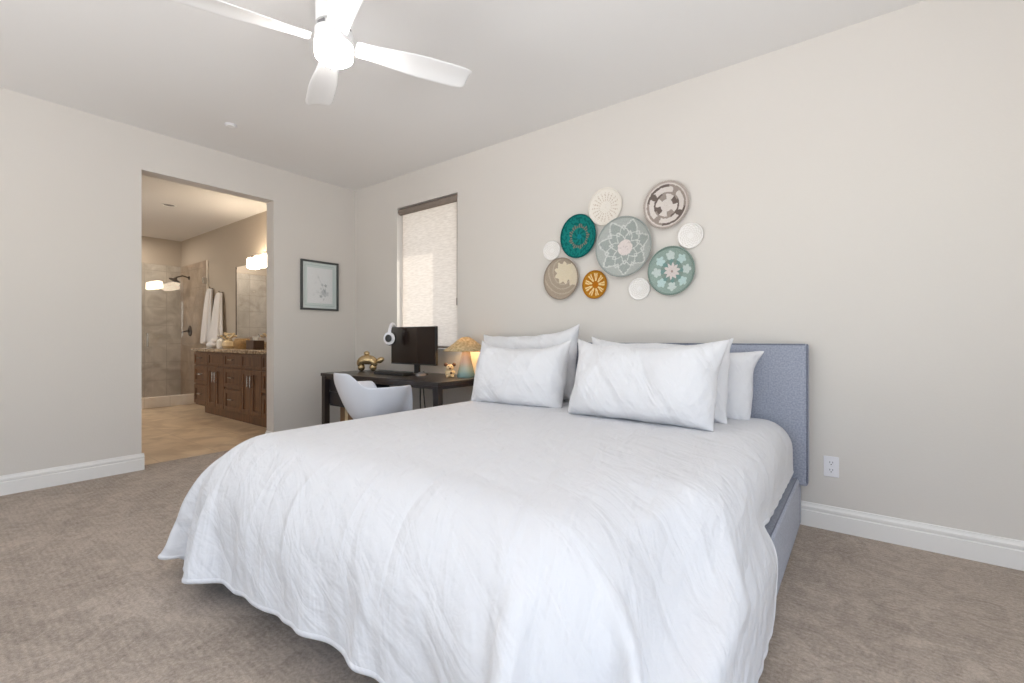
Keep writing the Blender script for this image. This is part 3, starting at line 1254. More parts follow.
# hem band: the outer two rows along the foot and the two sides
ring_o = [(j, nx - 1) for j in range(0, ny)] + [(ny - 1, i) for i in range(nx - 2, -1, -1)] + [(j, 0) for j in range(ny - 2, -1, -1)]
ring_i = [(j, nx - 2) for j in range(0, ny - 1)] + [(ny - 2, nx - 2)] + [(ny - 2, i) for i in range(nx - 2, 0, -1)] + [(ny - 2, 1)] + [(j, 1) for j in range(ny - 2, -1, -1)]
k = min(len(ring_o), len(ring_i))
hem = np.array([[PD[a] for a in ring_o[:k]], [PD[a] for a in ring_i[:k]]]) - off
huv = np.array([[UVD[a] for a in ring_o[:k]], [UVD[a] for a in ring_i[:k]]])
me = sheet_mesh('hem', hem, huv)
put_mesh('hem', me, M['duvet'], dv, smooth=True, subsurf=1, solid=0.018, soff=-0.6)


# ------------------------------------------------------------------ pillows (inflated cases)
def pillow(label, w, h, puff, seed, corners, lean=None):
    """corners: world positions bottom-centre, lean angle, yaw, roll"""
    (cx, cy, cz), tilt, yaw, roll = corners
    nxp, nyp = 54, 34
    rnd = random.Random(seed)
    g = np.zeros((nyp, nxp, 3))
    for j in range(nyp):
        for i in range(nxp):
            g[j, i] = ((i / (nxp - 1) - 0.5) * w, 0, (j / (nyp - 1) - 0.5) * h)
    idx = np.arange(nyp * nxp).reshape(nyp, nxp)
    border = np.zeros((nyp, nxp), bool)
    border[0] = border[-1] = border[:, 0] = border[:, -1] = True
    bi = idx[border]
    N = nyp * nxp
    A = g.reshape(-1, 3).copy()
    B = g.reshape(-1, 3).copy()
    inner = ~border.ravel()
    A[inner, 1] -= 0.02
    B[inner, 1] += 0.02
    for k in range(N):
        q = Vector(A[k]) * 5
        nz = mnoise.noise(q + Vector((seed * 3.1, 0, 0)))
        A[k, 1] -= 0.012 * nz * inner[k]
        B[k, 1] += 0.012 * mnoise.noise(q + Vector((0, 0, seed * 2.3))) * inner[k]
    P = np.concatenate([A, B])
    restp = np.concatenate([g.reshape(-1, 3)] * 2) * (1.0)
    E = []
    for a, bq, k in cloth_edges(nyp, nxp):
        L0 = np.linalg.norm(restp[a] - restp[bq], axis=1)
        al = {'s': 0.0, 'd': 0.05, 'b': 3.0}[k]
        E.append((np.concatenate([a, a + N]), np.concatenate([bq, bq + N]), np.concatenate([L0, L0]), al))
    V = np.zeros_like(P)
    dt = 0.01
    for st in range(260):
        Q = P.copy()
        F = np.zeros_like(P)
        for s, sg in ((0, -1), (1, 1)):
            G = P[s * N:(s + 1) * N].reshape(nyp, nxp, 3)
            du = np.gradient(G, axis=1)
            dvv = np.gradient(G, axis=0)
            n = np.cross(du, dvv)
            n /= np.linalg.norm(n, axis=2, keepdims=True) + 1e-9
            n *= 1.0 if sg < 0 else -1.0
            F[s * N:(s + 1) * N] = n.reshape(-1, 3) * 16.0
        half = 0.5 * (P[N:, 1] - P[:N, 1])
        stop = np.clip((puff - half) / (puff * 0.35), -1, 1)
        F[:N] *= stop[:, None]
        F[N:] *= stop[:, None]
        F[:, 2] -= 1.5
        V = (V + F * dt) * 0.96
        P = P + V * dt
        for a, bq, L0, al in E:
            d = P[bq] - P[a]
            L = np.sqrt((d * d).sum(1)) + 1e-9
            c = (0.5 * (L - L0) / (1 + al) / L)[:, None] * d
            P[a] += c
            P[bq] -= c
        mid = 0.5 * (P[bi] + P[bi + N])
        P[bi] = mid
        P[bi + N] = mid
        P[:, 2] -= P[:, 2].mean()
        P[:, 0] -= P[:, 0].mean()
        V = (P - Q) / dt
    # one closed mesh
    me = bpy.data.meshes.new('bed_pillow')
    remap = np.arange(2 * N)
    remap[bi + N] = bi
    f1 = np.stack([idx[:-1, :-1], idx[:-1, 1:], idx[1:, 1:], idx[1:, :-1]], -1).reshape(-1, 4)
    f2 = remap[f1[:, ::-1] + N]
    fs = np.concatenate([f1, f2])
    used = np.unique(fs)
    inv = -np.ones(2 * N, int)
    inv[used] = np.arange(len(used))
    X = P - P.mean(0)                            # take out any turn picked up while inflating
    Y = restp - restp.mean(0)
    Uu, _, Vt = np.linalg.svd(X.T @ Y)
    dg = np.diag([1, 1, np.sign(np.linalg.det(Uu @ Vt))])
    P = X @ (Uu @ dg @ Vt)
    Pz = P.copy()
    for k in range(len(Pz)):                     # slumped, hand-plumped unevenness
        q = Vector(Pz[k]) * 4.0 + Vector((seed * 5.3, 0, 0))
        nv = mnoise.noise_vector(q)
        n2 = mnoise.noise_vector(q * 2.3)
        cu, cv = 2 * restp[k, 0] / w, 2 * restp[k, 2] / h
        ear = (cu * cv) ** 4 * (0.045 if cv > 0 else 0.012)      # corners of the case stand out empty
        Pz[k] += np.array((nv.x * 0.020 + n2.x * 0.006 + math.copysign(ear, cu) * 0.55, nv.y * 0.016 + n2.y * 0.008, nv.z * 0.026 + n2.z * 0.008 + math.copysign(ear, cv) * 0.8))
    Pz[:, 2] -= 0.10 * np.clip(Pz[:, 2] / h, 0, 1) * (1 - (2 * Pz[:, 0] / w) ** 2).clip(0, 1) * 0.35
    Pz[:, 2] -= np.median(P[idx[0], 2])          # the lower edge settles flat on the bed
    low = Pz[:, 2] < 0.05
    Pz[low, 2] = 0.05 * np.exp((Pz[low, 2] - 0.05) / 0.05)
    me.from_pydata(Pz[used].tolist(), [], inv[fs].tolist())
    uv = me.uv_layers.new(name='UVMap')
    li = np.zeros(len(me.loops), dtype=np.int32)
    me.loops.foreach_get('vertex_index', li)
    uvs = (restp[used][:, [0, 2]] + seed * 1.7)
    uv.data.foreach_set('uv', uvs[li].ravel())
    t = put_mesh('bed_pillow', me, M['pillowcase'], None, (cx, cy, cz), smooth=True, subsurf=1)
    t.rotation_euler = (R(tilt), R(roll), R(yaw))
    return tag(t, label, 'pillow', 'white pillows against the headboard')


ZT = 0.618
pillow('white pillow with its high right corner leaning at the back of the left stack', 0.82, 0.535, 0.085, 11, ((2.67, -0.29, ZT - 0.02), -8, 0, -4))
pillow('plump white pillow at the front of the left stack', 0.63, 0.465, 0.140, 12, ((2.785, -0.60, ZT - 0.02), -17, 6, 0))
pillow('white pillow at the back of the right stack, its corner poking out beside the headboard', 0.96, 0.40, 0.080, 13, ((3.73, -0.25, ZT - 0.02), -8, 0, 3))
pillow('white pillow sandwiched in the middle of the right stack', 0.82, 0.47, 0.080, 14, ((3.70, -0.46, ZT - 0.02), -13, 0, 0))
pillow('largest looking white pillow at the front of the right stack', 0.79, 0.46, 0.145, 15, ((3.715, -0.73, ZT - 0.01), -19, -3, 0))

# ------------------------------------------------------------------ desk
dk = thing('desk', 'long black wooden desk under the window beside the bed', 'desk', (1.29, -0.36, 0))
b = MB()
b.box(-0.835, 0.835, -0.335, 0.335, 0.712, 0.742)
put('desktop', b, M['black_wood'], dk, bevel=0.003)
b = MB()
b.box(-0.78, 0.78, -0.315, -0.295, 0.682, 0.712)
b.box(-0.78, 0.78, 0.295, 0.315, 0.682, 0.712)
b.box(-0.815, -0.795, -0.27, 0.27, 0.682, 0.712)
b.box(0.795, 0.815, -0.27, 0.27, 0.682, 0.712)
put('apron', b, M['black_wood'], dk, bevel=0.002)
for sx in (-1, 1):
    for sy in (-1, 1):
        b = MB()
        b.box(sx * 0.80 - 0.028, sx * 0.80 + 0.028, sy * 0.30 - 0.028, sy * 0.30 + 0.028, 0, 0.7115)
        put('leg', b, M['black_wood'], dk, bevel=0.003)
b = MB()
b.box(-0.76, -0.52, -0.28, 0.26, 0.42, 0.7115)
du = put('drawer_unit', b, M['navy_panel'], dk, bevel=0.004)
b = MB()
for z in (0.44, 0.575):
    b.box(-0.75, -0.53, -0.292, -0.2805, z, z + 0.12)
put('drawer_front', b, M['navy_panel'], du, bevel=0.002)
b = MB()
b.box(-0.86, -0.834, -0.31, -0.27, 0.70, 0.73)
put('hook_clamp', b, M['black_plastic'], dk, bevel=0.004)

t = thing('cardboard_box', 'brown box on the carpet under the left end of the desk', 'box', (0.66, -0.38, 0))
b = MB()
b.box(-0.11, 0.11, -0.16, 0.16, 0, 0.40)
put('carton', b, M['cardboard'], t, bevel=0.003)
b = MB()
b.box(-0.025, 0.025, -0.1605, 0.1605, 0.18, 0.4005)
put('tape', b, M['cream'], t)

# monitor
MX, MY, MZ = 1.365, -0.30, 0.742
mo = thing('monitor', 'wide black computer monitor standing on the black desk', 'monitor', (MX, MY, MZ))
b = MB()
b.box(-0.315, 0.315, 0.0, 0.03, 0.095, 0.452)
b.box(-0.15, 0.15, 0.03, 0.05, 0.18, 0.36)
put('housing', b, M['black_plastic'], mo, bevel=0.004)
b = MB()
b.box(-0.306, 0.306, -0.002, 0.0, 0.108, 0.446)
put('screen', b, M['screen'], mo)
b = MB()
b.box(-0.035, 0.035, 0.05, 0.07, 0.012, 0.25)
b.lathe([(0, 0), (0.11, 0), (0.11, 0.008), (0.05, 0.014), (0, 0.014)], 32, Matrix.Translation((0, 0.075, 0)), 1.0, 0.75)
put('stand', b, M['black_plastic'], mo, bevel=0.002)

# headphones over the monitor's left corner
hp = thing('headphones', 'white and black headphones hooked over the left corner of the monitor', 'headphones', (MX - 0.272, MY - 0.015, MZ + 0.462))
hp.scale = (1.2, 1.2, 1.2)
b = MB()
pts = []
for k in range(21):
    a = PI * k / 20
    pts.append((0.0, -0.085 * math.cos(a) , 0.012 + 0.085 * math.sin(a) * 1.05 - 0.085))
mtx = Matrix.Rotation(R(35), 4, 'Z')
pts = [mtx @ Vector(p) for p in pts]
b.tube(pts, 0.013, 10)
put('headband', b, M['white_plastic'], hp, smooth=True)
for sy in (-1, 1):
    b = MB()
    c = mtx @ Vector((0, sy * 0.088, -0.10))
    rr = mtx @ Matrix.Rotation(R(90), 4, 'X')
    b.lathe([(0, -0.022), (0.034, -0.022), (0.042, -0.012), (0.044, 0.008), (0, 0.008)], 28, Matrix.Translation(c) @ rr @ Matrix.Rotation(PI if sy < 0 else 0, 4, 'X') @ Matrix.Scale(-1, 4, (0, 0, 1)) @ Matrix.Scale(1.15, 4, (0, 1, 0)))
    e = put('ear_cup', b, M['white_plastic'], hp, smooth=True)
    b = MB()
    c2 = mtx @ Vector((0, sy * 0.112, -0.10))
    b.ellip(c2, (0.026, 0.005, 0.03), 24, 10, mtx)
    put('cap', b, M['black_plastic'], e, smooth=True)
    b = MB()
    c3 = mtx @ Vector((0, sy * 0.068, -0.10))
    b.ellip(c3, (0.05, 0.022, 0.058), 24, 10, mtx)
    put('ear_cushion', b, M['black_plastic'], hp, smooth=True)

# keyboard
kb = thing('keyboard', 'black computer keyboard lying on the desk before the monitor', 'keyboard', (1.20, -0.385, 0.742))
b = MB()
b.box(-0.22, 0.22, -0.068, 0.068, 0.0, 0.018)
put('case', b, M['black_plastic'], kb, bevel=0.004)
b = MB()
for r_ in range(5):
    for c_ in range(15):
        x = -0.21 + c_ * 0.028
        y = -0.058 + r_ * 0.0235
        b.box(x, x + 0.024, y, y + 0.02, 0.018, 0.026)
put('keys', b, M['black_plastic'], kb)
ms = thing('computer_mouse', 'grey computer mouse on the desk to the right of the keyboard', 'computer mouse', (1.52, -0.33, 0.742))
b = MB()
b.ellip((0, 0, 0.0), (0.033, 0.058, 0.036), 24, 14)
bmesh.ops.bisect_plane(b.bm, geom=b.bm.verts[:] + b.bm.edges[:] + b.bm.faces[:], plane_co=(0, 0, 0), plane_no=(0, 0, -1), clear_outer=True)
bmesh.ops.holes_fill(b.bm, edges=[e for e in b.bm.edges if e.is_boundary])
put('mouse_body', b, M['grey_plastic'], ms, smooth=True)
b = MB()
b.lathe([(0, -0.004), (0.01, -0.004), (0.01, 0.004), (0, 0.004)], 16, Matrix.Translation((0, 0.03, 0.028)) @ Matrix.Rotation(R(90), 4, 'Y'))
put('scroll_wheel', b, M['black_plastic'], ms, smooth=True)

# gold balloon animal
ga = thing('gold_animal_figurine', 'shiny champagne gold balloon shaped animal figurine at the left end of the desk', 'figurine', (0.62, -0.27, 0.742), rotz=R(37))
b = MB()
pts = []
for k in range(19):
    a = R(-25) + R(230) * k / 18
    pts.append((-0.064 * math.cos(a) , 0, 0.085 + 0.036 * math.sin(a)))
b.tube(pts, [0.043 + 0.008 * math.sin(PI * k / 18) for k in range(19)], 16)
b.ellip((-0.062, 0, 0.042), (0.036, 0.042, 0.042))
b.ellip((0.062, 0, 0.042), (0.036, 0.042, 0.042))
put('body', b, M['gold'], ga, smooth=True, angle=180)
b = MB()
b.ellip((-0.005, 0, 0.185), (0.03, 0.022, 0.026))
b.tube([(-0.005, 0, 0.15), (-0.005, 0, 0.18)], 0.012, 10)
put('knob', b, M['gold'], ga, smooth=True, angle=180)
b = MB()
b.tube([(0.07, 0, 0.085), (0.10, 0, 0.10)], 0.014, 12)
b.ellip((0.135, 0, 0.115), (0.045, 0.026, 0.03), mtx=Matrix.Rotation(R(-25), 4, 'Y'))
put('head', b, M['gold'], ga, smooth=True, angle=180)

# table lamp
tl = thing('table_lamp', 'mushroom shaped lit table lamp with woven straw shade and glazed base', 'lamp', (1.95, -0.19, 0.742))
b = MB()
b.lathe([(0, 0), (0.076, 0), (0.080, 0.012), (0.072, 0.05), (0.058, 0.10), (0.046, 0.16), (0.038, 0.21), (0.034, 0.235), (0.0, 0.236)], 36)
put('base', b, M['glaze'], tl, smooth=True)
b = MB()
prof = [(0.205, 0.232), (0.190, 0.240), (0.15, 0.267), (0.11, 0.298), (0.07, 0.330), (0.035, 0.350), (0.0, 0.355)]
b.lathe(prof, 48)
put('lamp_shade', b, M['straw'], tl, smooth=True, solid=0.004)
b = MB()
b.ellip((0, 0, 0.268), (0.026, 0.026, 0.03))
put('bulb', b, mat('warm_bulb', (1, 1, 1), 0.4, emit=(1.0, 0.66, 0.3), estr=14), tl, smooth=True)
lamp('table_lamp_light', 'POINT', (1.95, -0.19, 0.742 + 0.262), 9, (1.0, 0.62, 0.28), 0.05)

# small bear figurine
fg = thing('bear_figurine', 'small cream figurine with brown ears in front of the table lamp', 'figurine', (1.86, -0.30, 0.742), rotz=R(50))
b = MB()
b.ellip((0, 0, 0.035), (0.036, 0.032, 0.038))
b.ellip((0, -0.002, 0.085), (0.034, 0.030, 0.030))
for sx in (-1, 1):
    b.ellip((sx * 0.032, -0.012, 0.04), (0.012, 0.014, 0.022))
    b.ellip((sx * 0.022, -0.028, 0.012), (0.014, 0.018, 0.012))
put('body', b, M['cream'], fg, smooth=True, angle=180)
for sx in (-1, 1):
    b = MB()
    b.ellip((sx * 0.036, 0, 0.112), (0.017, 0.010, 0.017))
    put('ear', b, M['figure_brown'], fg, smooth=True, angle=180)
for nm, c_, r_ in (('nose', (0, -0.03, 0.08), (0.012, 0.008, 0.009)), ('eye', (-0.013, -0.027, 0.095), (0.005, 0.004, 0.005)),
                  ('eye', (0.013, -0.027, 0.095), (0.005, 0.004, 0.005)), ('heart_mark', (0.008, -0.031, 0.04), (0.010, 0.005, 0.010))):
    b = MB()
    b.ellip(c_, r_)
    put(nm, b, M['figure_brown'], fg, smooth=True, angle=180)

# cables hanging under the desk
for k, (x, lab) in enumerate(((1.10, 'black cable hanging below the desk, nearest the chair'),
                              (1.24, 'black looped cable hanging below the desk, between two others'),
                              (1.42, 'black cable hanging below the desk, nearest the right desk leg'))):
    b = MB()
    y = -0.10
    pts = [(x, y, 0.705), (x + 0.01, y, 0.6), (x - 0.015 + 0.02 * k, y, 0.45), (x + 0.03, y, 0.25), (x + 0.08, y, 0.08), (x + 0.14, y + 0.02, 0.008)]
    if k == 1:
        pts += [(x + 0.16, y, 0.06), (x + 0.10, y, 0.3), (x + 0.06, y, 0.5), (x + 0.05, y, 0.7)]
    # smooth
    for _ in range(3):
        q = [Vector(pts[0])]
        for a_, c_ in zip(pts, pts[1:]):
            a_, c_ = Vector(a_), Vector(c_)
            q += [a_ * 0.75 + c_ * 0.25, a_ * 0.25 + c_ * 0.75]
        q.append(Vector(pts[-1]))
        pts = q
    b.tube(pts, 0.006, 8)
    tag(put('power_cable', b, M['black_plastic'], smooth=True), lab, 'cable', 'cables under the desk')

# ------------------------------------------------------------------ shell chair
ch = thing('shell_armchair', 'white moulded shell armchair pulled up to the desk', 'chair', (1.66, -0.935, 0.0), rotz=R(-4))
ch.scale = (0.96, 0.95, 1.015)
NA, NU = 72, 18
rows = []
for jj in range(NU + 1):
    u = jj / NU
    row = []
    for i in range(NA):
        a = 2 * PI * i / NA           # 0 = back (-y), 90deg = +x side, 180 = front
        ca, sa = math.cos(a), math.sin(a)
        da = abs(((a + PI) % (2 * PI)) - PI)   # 0 at back .. PI at front
        back = smooth01((R(50) - da) / R(30))
        front = smooth01((da - R(118)) / R(28))
        side = 1 - back - front
        hr = 0.385 * back + 0.285 * max(0, side) + (-0.025) * front
        rx = 0.315 - 0.05 * back
        ry = 0.285 if ca > 0 else 0.27
        # superellipse outline
        n_ = 2.6
        k_ = (abs(sa / rx) ** n_ + abs(ca / ry) ** n_) ** (-1 / n_)
        rad = k_ * (u ** 0.9) * (0.90 + 0.10 * u)
        z = 0.43 + 0.03 * (u ** 2) * front + hr * (max(0.0, (u - 0.42) / 0.58) ** 1.7 if hr > 0 else u ** 3)
        row.append((rad * sa, -rad * ca - 0.025 * back * (u ** 2), z))
    rows.append(row)
b = MB()
G = b.grid(rows[1:], closed_u=True)
c0 = b.bm.verts.new((0, 0, 0.43))
for i in range(NA):
    b.bm.faces.new((c0, G[0][i], G[0][(i + 1) % NA]))
put('seat_shell', b, M['shell'], ch, smooth=True, subsurf=1, solid=0.006, soff=0)
b = MB()
b.tube([(-0.16, -0.14, 0.40), (0.16, -0.14, 0.40), (0.16, 0.14, 0.40), (-0.16, 0.14, 0.40)], 0.008, 8, closed=True)
for sx in (-1, 1):
    b.tube([(sx * 0.16, -0.14, 0.40), (sx * 0.10, -0.08, 0.426)], 0.01, 8)
    b.tube([(sx * 0.16, 0.14, 0.40), (sx * 0.10, 0.08, 0.426)], 0.01, 8)
put('seat_mount', b, M['black_plastic'], ch, smooth=True)
for sx in (-1, 1):
    for sy in (-1, 1):
        b = MB()
        b.tube([(sx * 0.15, sy * 0.13, 0.405), (sx * 0.245, sy * 0.235, 0.0)], [0.017, 0.011], 12)
        put('leg', b, M['pale_wood'], ch, smooth=True)

# ------------------------------------------------------------------ ceiling fan
FX, FY, FZ = 2.80, -1.98, 2.43
fan = thing('ceiling_fan', 'white four blade ceiling fan with a lit round light', 'ceiling fan', (FX, FY, H))
zb = FZ - H
b = MB()
b.lathe([(0, 0), (0.082, 0), (0.080, -0.10), (0.078, zb + 0.075), (0, zb + 0.075)], 36)
put('canopy', b, M['fan_white'], fan, smooth=True)
b = MB()
b.lathe([(0, zb + 0.07), (0.070, zb + 0.07), (0.070, zb + 0.05), (0.084, zb + 0.045), (0.086, zb - 0.012), (0, zb - 0.015)], 36)
put('motor_housing', b, M['fan_white'], fan, smooth=True)
for a in (0.5, 1.6, 2.7, 3.8, 4.9, 6.0):
    b = MB()
    b.box(0.0695, 0.074, -0.02, 0.02, zb + 0.053, zb + 0.068, Matrix.Rotation(a, 4, 'Z'))
    put('vent_slot', b, M['grey_plastic'], fan)
b = MB()
b.lathe([(0, zb - 0.016), (0.080, zb - 0.016), (0.084, zb - 0.035), (0.081, zb - 0.065), (0.055, zb - 0.085), (0, zb - 0.09)], 36)
put('light_globe', b, M['fan_glow'], fan, smooth=True)
for k in range(4):
    ang = R(66) + k * PI / 2
    b = MB()
    rws = []
    for s_ in range(15):
        t_ = s_ / 14
        r_ = 0.095 + (0.665 - 0.095) * t_
        wdt = 0.046 + 0.030 * smooth01(t_ * 1.6)
        if t_ > 0.93:
            wdt *= 0.93 - (t_ - 0.93) * 1.5
        pit = -R(14 - 3 * t_)
        rws.append([(r_, q * wdt * math.cos(pit), zb + 0.012 + q * wdt * math.sin(pit) - 0.01 * (q * q) + 0.012 * t_) for q in (-1, -0.6, -0.2, 0.2, 0.6, 1)])
    b.grid(rws)
    bl = put('blade', b, M['fan_white'], fan, smooth=True, solid=0.008, soff=0, subsurf=1)
    bl.rotation_euler = (0, 0, ang)

# ------------------------------------------------------------------ outlet
ol = thing('wall_outlet', 'white double wall outlet low on the wall right of the bed', 'outlet', (4.584, 0, 0.358))
b = MB()
b.box(-0.036, 0.036, -0.006, 0, -0.058, 0.058)
put('cover_plate', b, M['white_plastic'], ol, bevel=0.003)
for z in (0.021, -0.021):
    b = MB()
    b.box(-0.017, 0.017, -0.0085, -0.006, z - 0.017, z + 0.017)
    rc = put('receptacle', b, M['white_plastic'], ol, bevel=0.002)
    b = MB()
    b.box(-0.008, -0.0055, -0.0090, -0.0084, z + 0.0, z + 0.009)
    b.box(0.0055, 0.008, -0.0090, -0.0084, z + 0.0, z + 0.009)
    b.box(-0.0025, 0.0025, -0.0090, -0.0084, z - 0.010, z - 0.005)
    put('slots', b, M['outlet_dark'], rc)

# ------------------------------------------------------------------ framed print on the left wall
fr = thing('framed_print', 'charcoal framed print with pale blue mat and faint grey flowers beside the doorway', 'picture', (0.0, -0.446, 1.66))
w2, h2 = 0.218, 0.268
b = MB()
for (y0, y1, z0, z1) in ((-w2, w2, h2 - 0.02, h2), (-w2, w2, -h2, -h2 + 0.02), (-w2, -w2 + 0.02, -h2 + 0.02, h2 - 0.02), (w2 - 0.02, w2, -h2 + 0.02, h2 - 0.02)):
    b.box(0.002, 0.026, y0, y1, z0, z1)
put('frame', b, M['frame_dark'], fr, bevel=0.002)


def colour_attr(me, fn):
    at = me.color_attributes.new('weave', 'FLOAT_COLOR', 'POINT')
    for k, v in enumerate(me.vertices):
        c = fn(v.co)
        at.data[k].color = (*c, 1)


def panel(name, y0, y1, z0, z1, x, ny_, nz_, fn, m, parent):
    b = MB()
    b.grid([[(x, y0 + (y1 - y0) * i / ny_, z0 + (z1 - z0) * j / nz_) for i in range(ny_ + 1)] for j in range(nz_ + 1)])
    me = bpy.data.meshes.new(name)
    b.bm.to_mesh(me)
    b.bm.free()
    colour_attr(me, fn)
    return put_mesh(name, me, m, parent, solid=0.003, soff=0)


MATC, LINEC = sr(222, 231, 231), sr(186, 202, 204)


def matfn(p):
    a = max(abs(p.y) / (w2 - 0.02), abs(p.z) / (h2 - 0.02))
    d = min(w2 - 0.02 - abs(p.y), h2 - 0.02 - abs(p.z))
    return LINEC if 0.026 < d < 0.031 else MATC


panel('mat', -w2 + 0.02, w2 - 0.02, -h2 + 0.02, h2 - 0.02, 0.008, 80, 100, matfn, M['art'], fr)
rndp = random.Random(5)
blobs = []
for k in range(16):
    blobs.append((0.045 + rndp.gauss(0, 0.030), -0.075 + rndp.gauss(0, 0.035), 0.006 + 0.012 * rndp.random(), 0.35 + 0.5 * rndp.random()))
blobs += [(-0.02, 0.095, 0.012, 0.3), (-0.05, 0.03, 0.014, 0.12), (-0.03, -0.07, 0.02, 0.15), (-0.07, -0.1, 0.015, 0.14), (0.01, -0.03, 0.01, 0.4)]
stems = [((-0.02, 0.09), (0.03, 0.0)), ((0.03, 0.0), (0.05, -0.09)), ((0.01, -0.03), (0.05, -0.09)), ((0.07, 0.0), (0.05, -0.09)), ((-0.03, -0.07), (0.05, -0.1))]


def artfn(p):
    v = 0.0
    for (y, z, r_, s_) in blobs:
        d = math.hypot(p.y - y, p.z - z)
        wob = 1 + 0.35 * math.sin(5 * math.atan2(p.z - z, p.y - y) + y * 90)
        if d < r_ * wob:
            v = max(v, s_ * (0.6 + 0.4 * math.sin(d * 900)))
    for (a_, c_) in stems:
        A_, C_ = Vector(a_), Vector(c_)
        q = Vector((p.y, p.z))
        tt = max(0, min(1, (q - A_).dot(C_ - A_) / (C_ - A_).length_squared))
        if (q - A_ - (C_ - A_) * tt).length < 0.0018:
            v = max(v, 0.4)
    base, ink = sr(244, 244, 247), sr(110, 122, 132)
    return tuple(base[k] * (1 - v) + ink[k] * v for k in range(3))


panel('print_sheet', -0.145, 0.145, -0.192, 0.192, 0.0125, 130, 170, artfn, M['art'], fr)
b = MB()
b.box(0.017, 0.019, -w2 + 0.019, w2 - 0.019, -h2 + 0.019, h2 - 0.019)
put('glazing', b, M['glass'], fr)


# ------------------------------------------------------------------ woven wall baskets
def basket(label, cx, cz, w, h, depth, fn, rim='plain', rim_c=None, coil=10, tilt=0.0, shape=1.0):
    dd = depth + 0.010
    cx += (CAM.x - cx) / -CAM.y * dd             # its face stands off the wall
    cz -= (cz - CAM.z) / -CAM.y * dd
    t = thing('wall_basket', label, 'basket', (cx, 0, cz), group='woven baskets on the wall')
    rx, rz = w / 2, h / 2
    nr, na = 56, 168
    # local: x right, z up, y towards the room is negative
    P, cols = [], []
    for j in range(1, nr + 1):
        r_ = j / nr
        for i in range(na):
            a = 2 * PI * i / na
            ridge = 0.0016 * abs(math.sin(PI * r_ * coil)) + 0.0004 * math.sin(a * 84 + j)
            y = -0.006 - depth * (r_ ** 2.2) - ridge
            P.append((rx * r_ * math.cos(a), y, rz * r_ * math.sin(a)))
            jr = 0.022 * mnoise.noise(Vector((P[-1][0] * 70, P[-1][2] * 70, cx * 9)))
            ja = 0.06 * mnoise.noise(Vector((P[-1][0] * 60, P[-1][2] * 60, cx * 9 + 5)))
            cols.append(fn(min(1.0, max(0.0, r_ + jr)), (a + ja + tilt) % (2 * PI)))
    me = bpy.data.meshes.new('woven_disc')
    faces = []
    for j in range(nr - 1):
        for i in range(na):
            i2 = (i + 1) % na
            faces.append((j * na + i, j * na + i2, (j + 1) * na + i2, (j + 1) * na + i))
    P.append((0, -0.006, 0))
    cols.append(fn(0.0, 0.0))
    for i in range(na):
        faces.append((len(P) - 1, (i + 1) % na, i))
    me.from_pydata(P, [], faces)
    at = me.color_attributes.new('weave', 'FLOAT_COLOR', 'POINT')
    at.data.foreach_set('color', np.array([(*c, 1) for c in cols], dtype=np.float32).ravel())
    put_mesh('woven_disc', me, M['weave'], t, smooth=True, angle=179, solid=0.006, soff=1)
    # coiled rim
    b = MB()
    rr = 0.0055
    pts = []
    kk = 144
    for i in range(kk):
        a = 2 * PI * i / kk
        wob = 1 + 0.0 * a
        pts.append((rx * math.cos(a) * wob, -0.008 - depth, rz * math.sin(a) * wob))
    b.tube(pts, [rr * (1 + 0.14 * (i % 2)) for i in range(kk)], 8, closed=True)
    if rim == 'fringe':
        for i in range(96):
            a = 2 * PI * i / 96
            c = Vector((rx * math.cos(a), -0.008 - depth, rz * math.sin(a)))
            o = Vector((math.cos(a), 0, math.sin(a)))
            b.tube([c, c + o * 0.012], 0.0016, 5)
    me2 = bpy.data.meshes.new('rim')
    bmesh.ops.recalc_face_normals(b.bm, faces=b.bm.faces)
    b.bm.to_mesh(me2)
    b.bm.free()
    rc = rim_c or fn(1.0, 0.5)
    colour_attr(me2, lambda p: rc)
    put_mesh('rim', me2, M['weave'], t, smooth=True, angle=179)
    return t


WHITE, WHITE2 = sr(242, 239, 236), sr(230, 226, 221)


def f_white(r, a):
    return WHITE if (int(r * 9) + int(a / (2 * PI) * 24)) % 2 == 0 or r < 0.25 else WHITE2


def f_lace(r, a):
    k = math.cos(20 * a)
    if 0.3 < r < 0.8 and k > 0.55 and (r * 7) % 1 > 0.3:
        return sr(205, 192, 178)
    return sr(233, 227, 218)


TEAL, TEALD, TAUPE = sr(24, 124, 118), sr(14, 98, 96), sr(128, 120, 106)


def f_teal(r, a):
    if r < 0.13:
        return sr(20, 130, 140)
    if r < 0.36:
        return TEAL if math.cos(7 * a + 14 * r) > -0.2 else TEALD
    if 0.42 < r < 0.56 + 0.05 * math.cos(9 * a):
        return TAUPE if math.cos(26 * a + 9 * r) > -0.35 else TEALD
    n_ = mnoise.noise(Vector((9 * r * math.cos(a), 9 * r * math.sin(a), 4)))
    return TEAL if n_ > -0.1 else TEALD


SAGE, SAGE2, PALE = sr(176, 180, 176), sr(160, 166, 162), sr(206, 208, 204)


def f_star(r, a):
    if r < 0.27:
        return sr(222, 212, 208) if mnoise.noise(Vector((14 * r * math.cos(a), 14 * r * math.sin(a), 1))) > -0.25 else sr(206, 196, 192)
    # two rings of outlined petals
    s7 = 2 * PI / 7
    q = abs(((a % s7) / s7) - 0.5) * 2        # 0 centre of petal .. 1 between
    inner = 0.30 + 0.27 * (1 - q)
    inner2 = 0.58
    outer = 0.60 + 0.36 * (1 - q)
    q2 = 1 - q
    mid = 0.44 + 0.30 * (1 - q2)
    for e, wd in ((inner, 0.028), (outer, 0.03), (mid, 0.026)):
        if abs(r - e) < wd:
            return PALE
    if r < outer:
        return SAGE2
    return SAGE


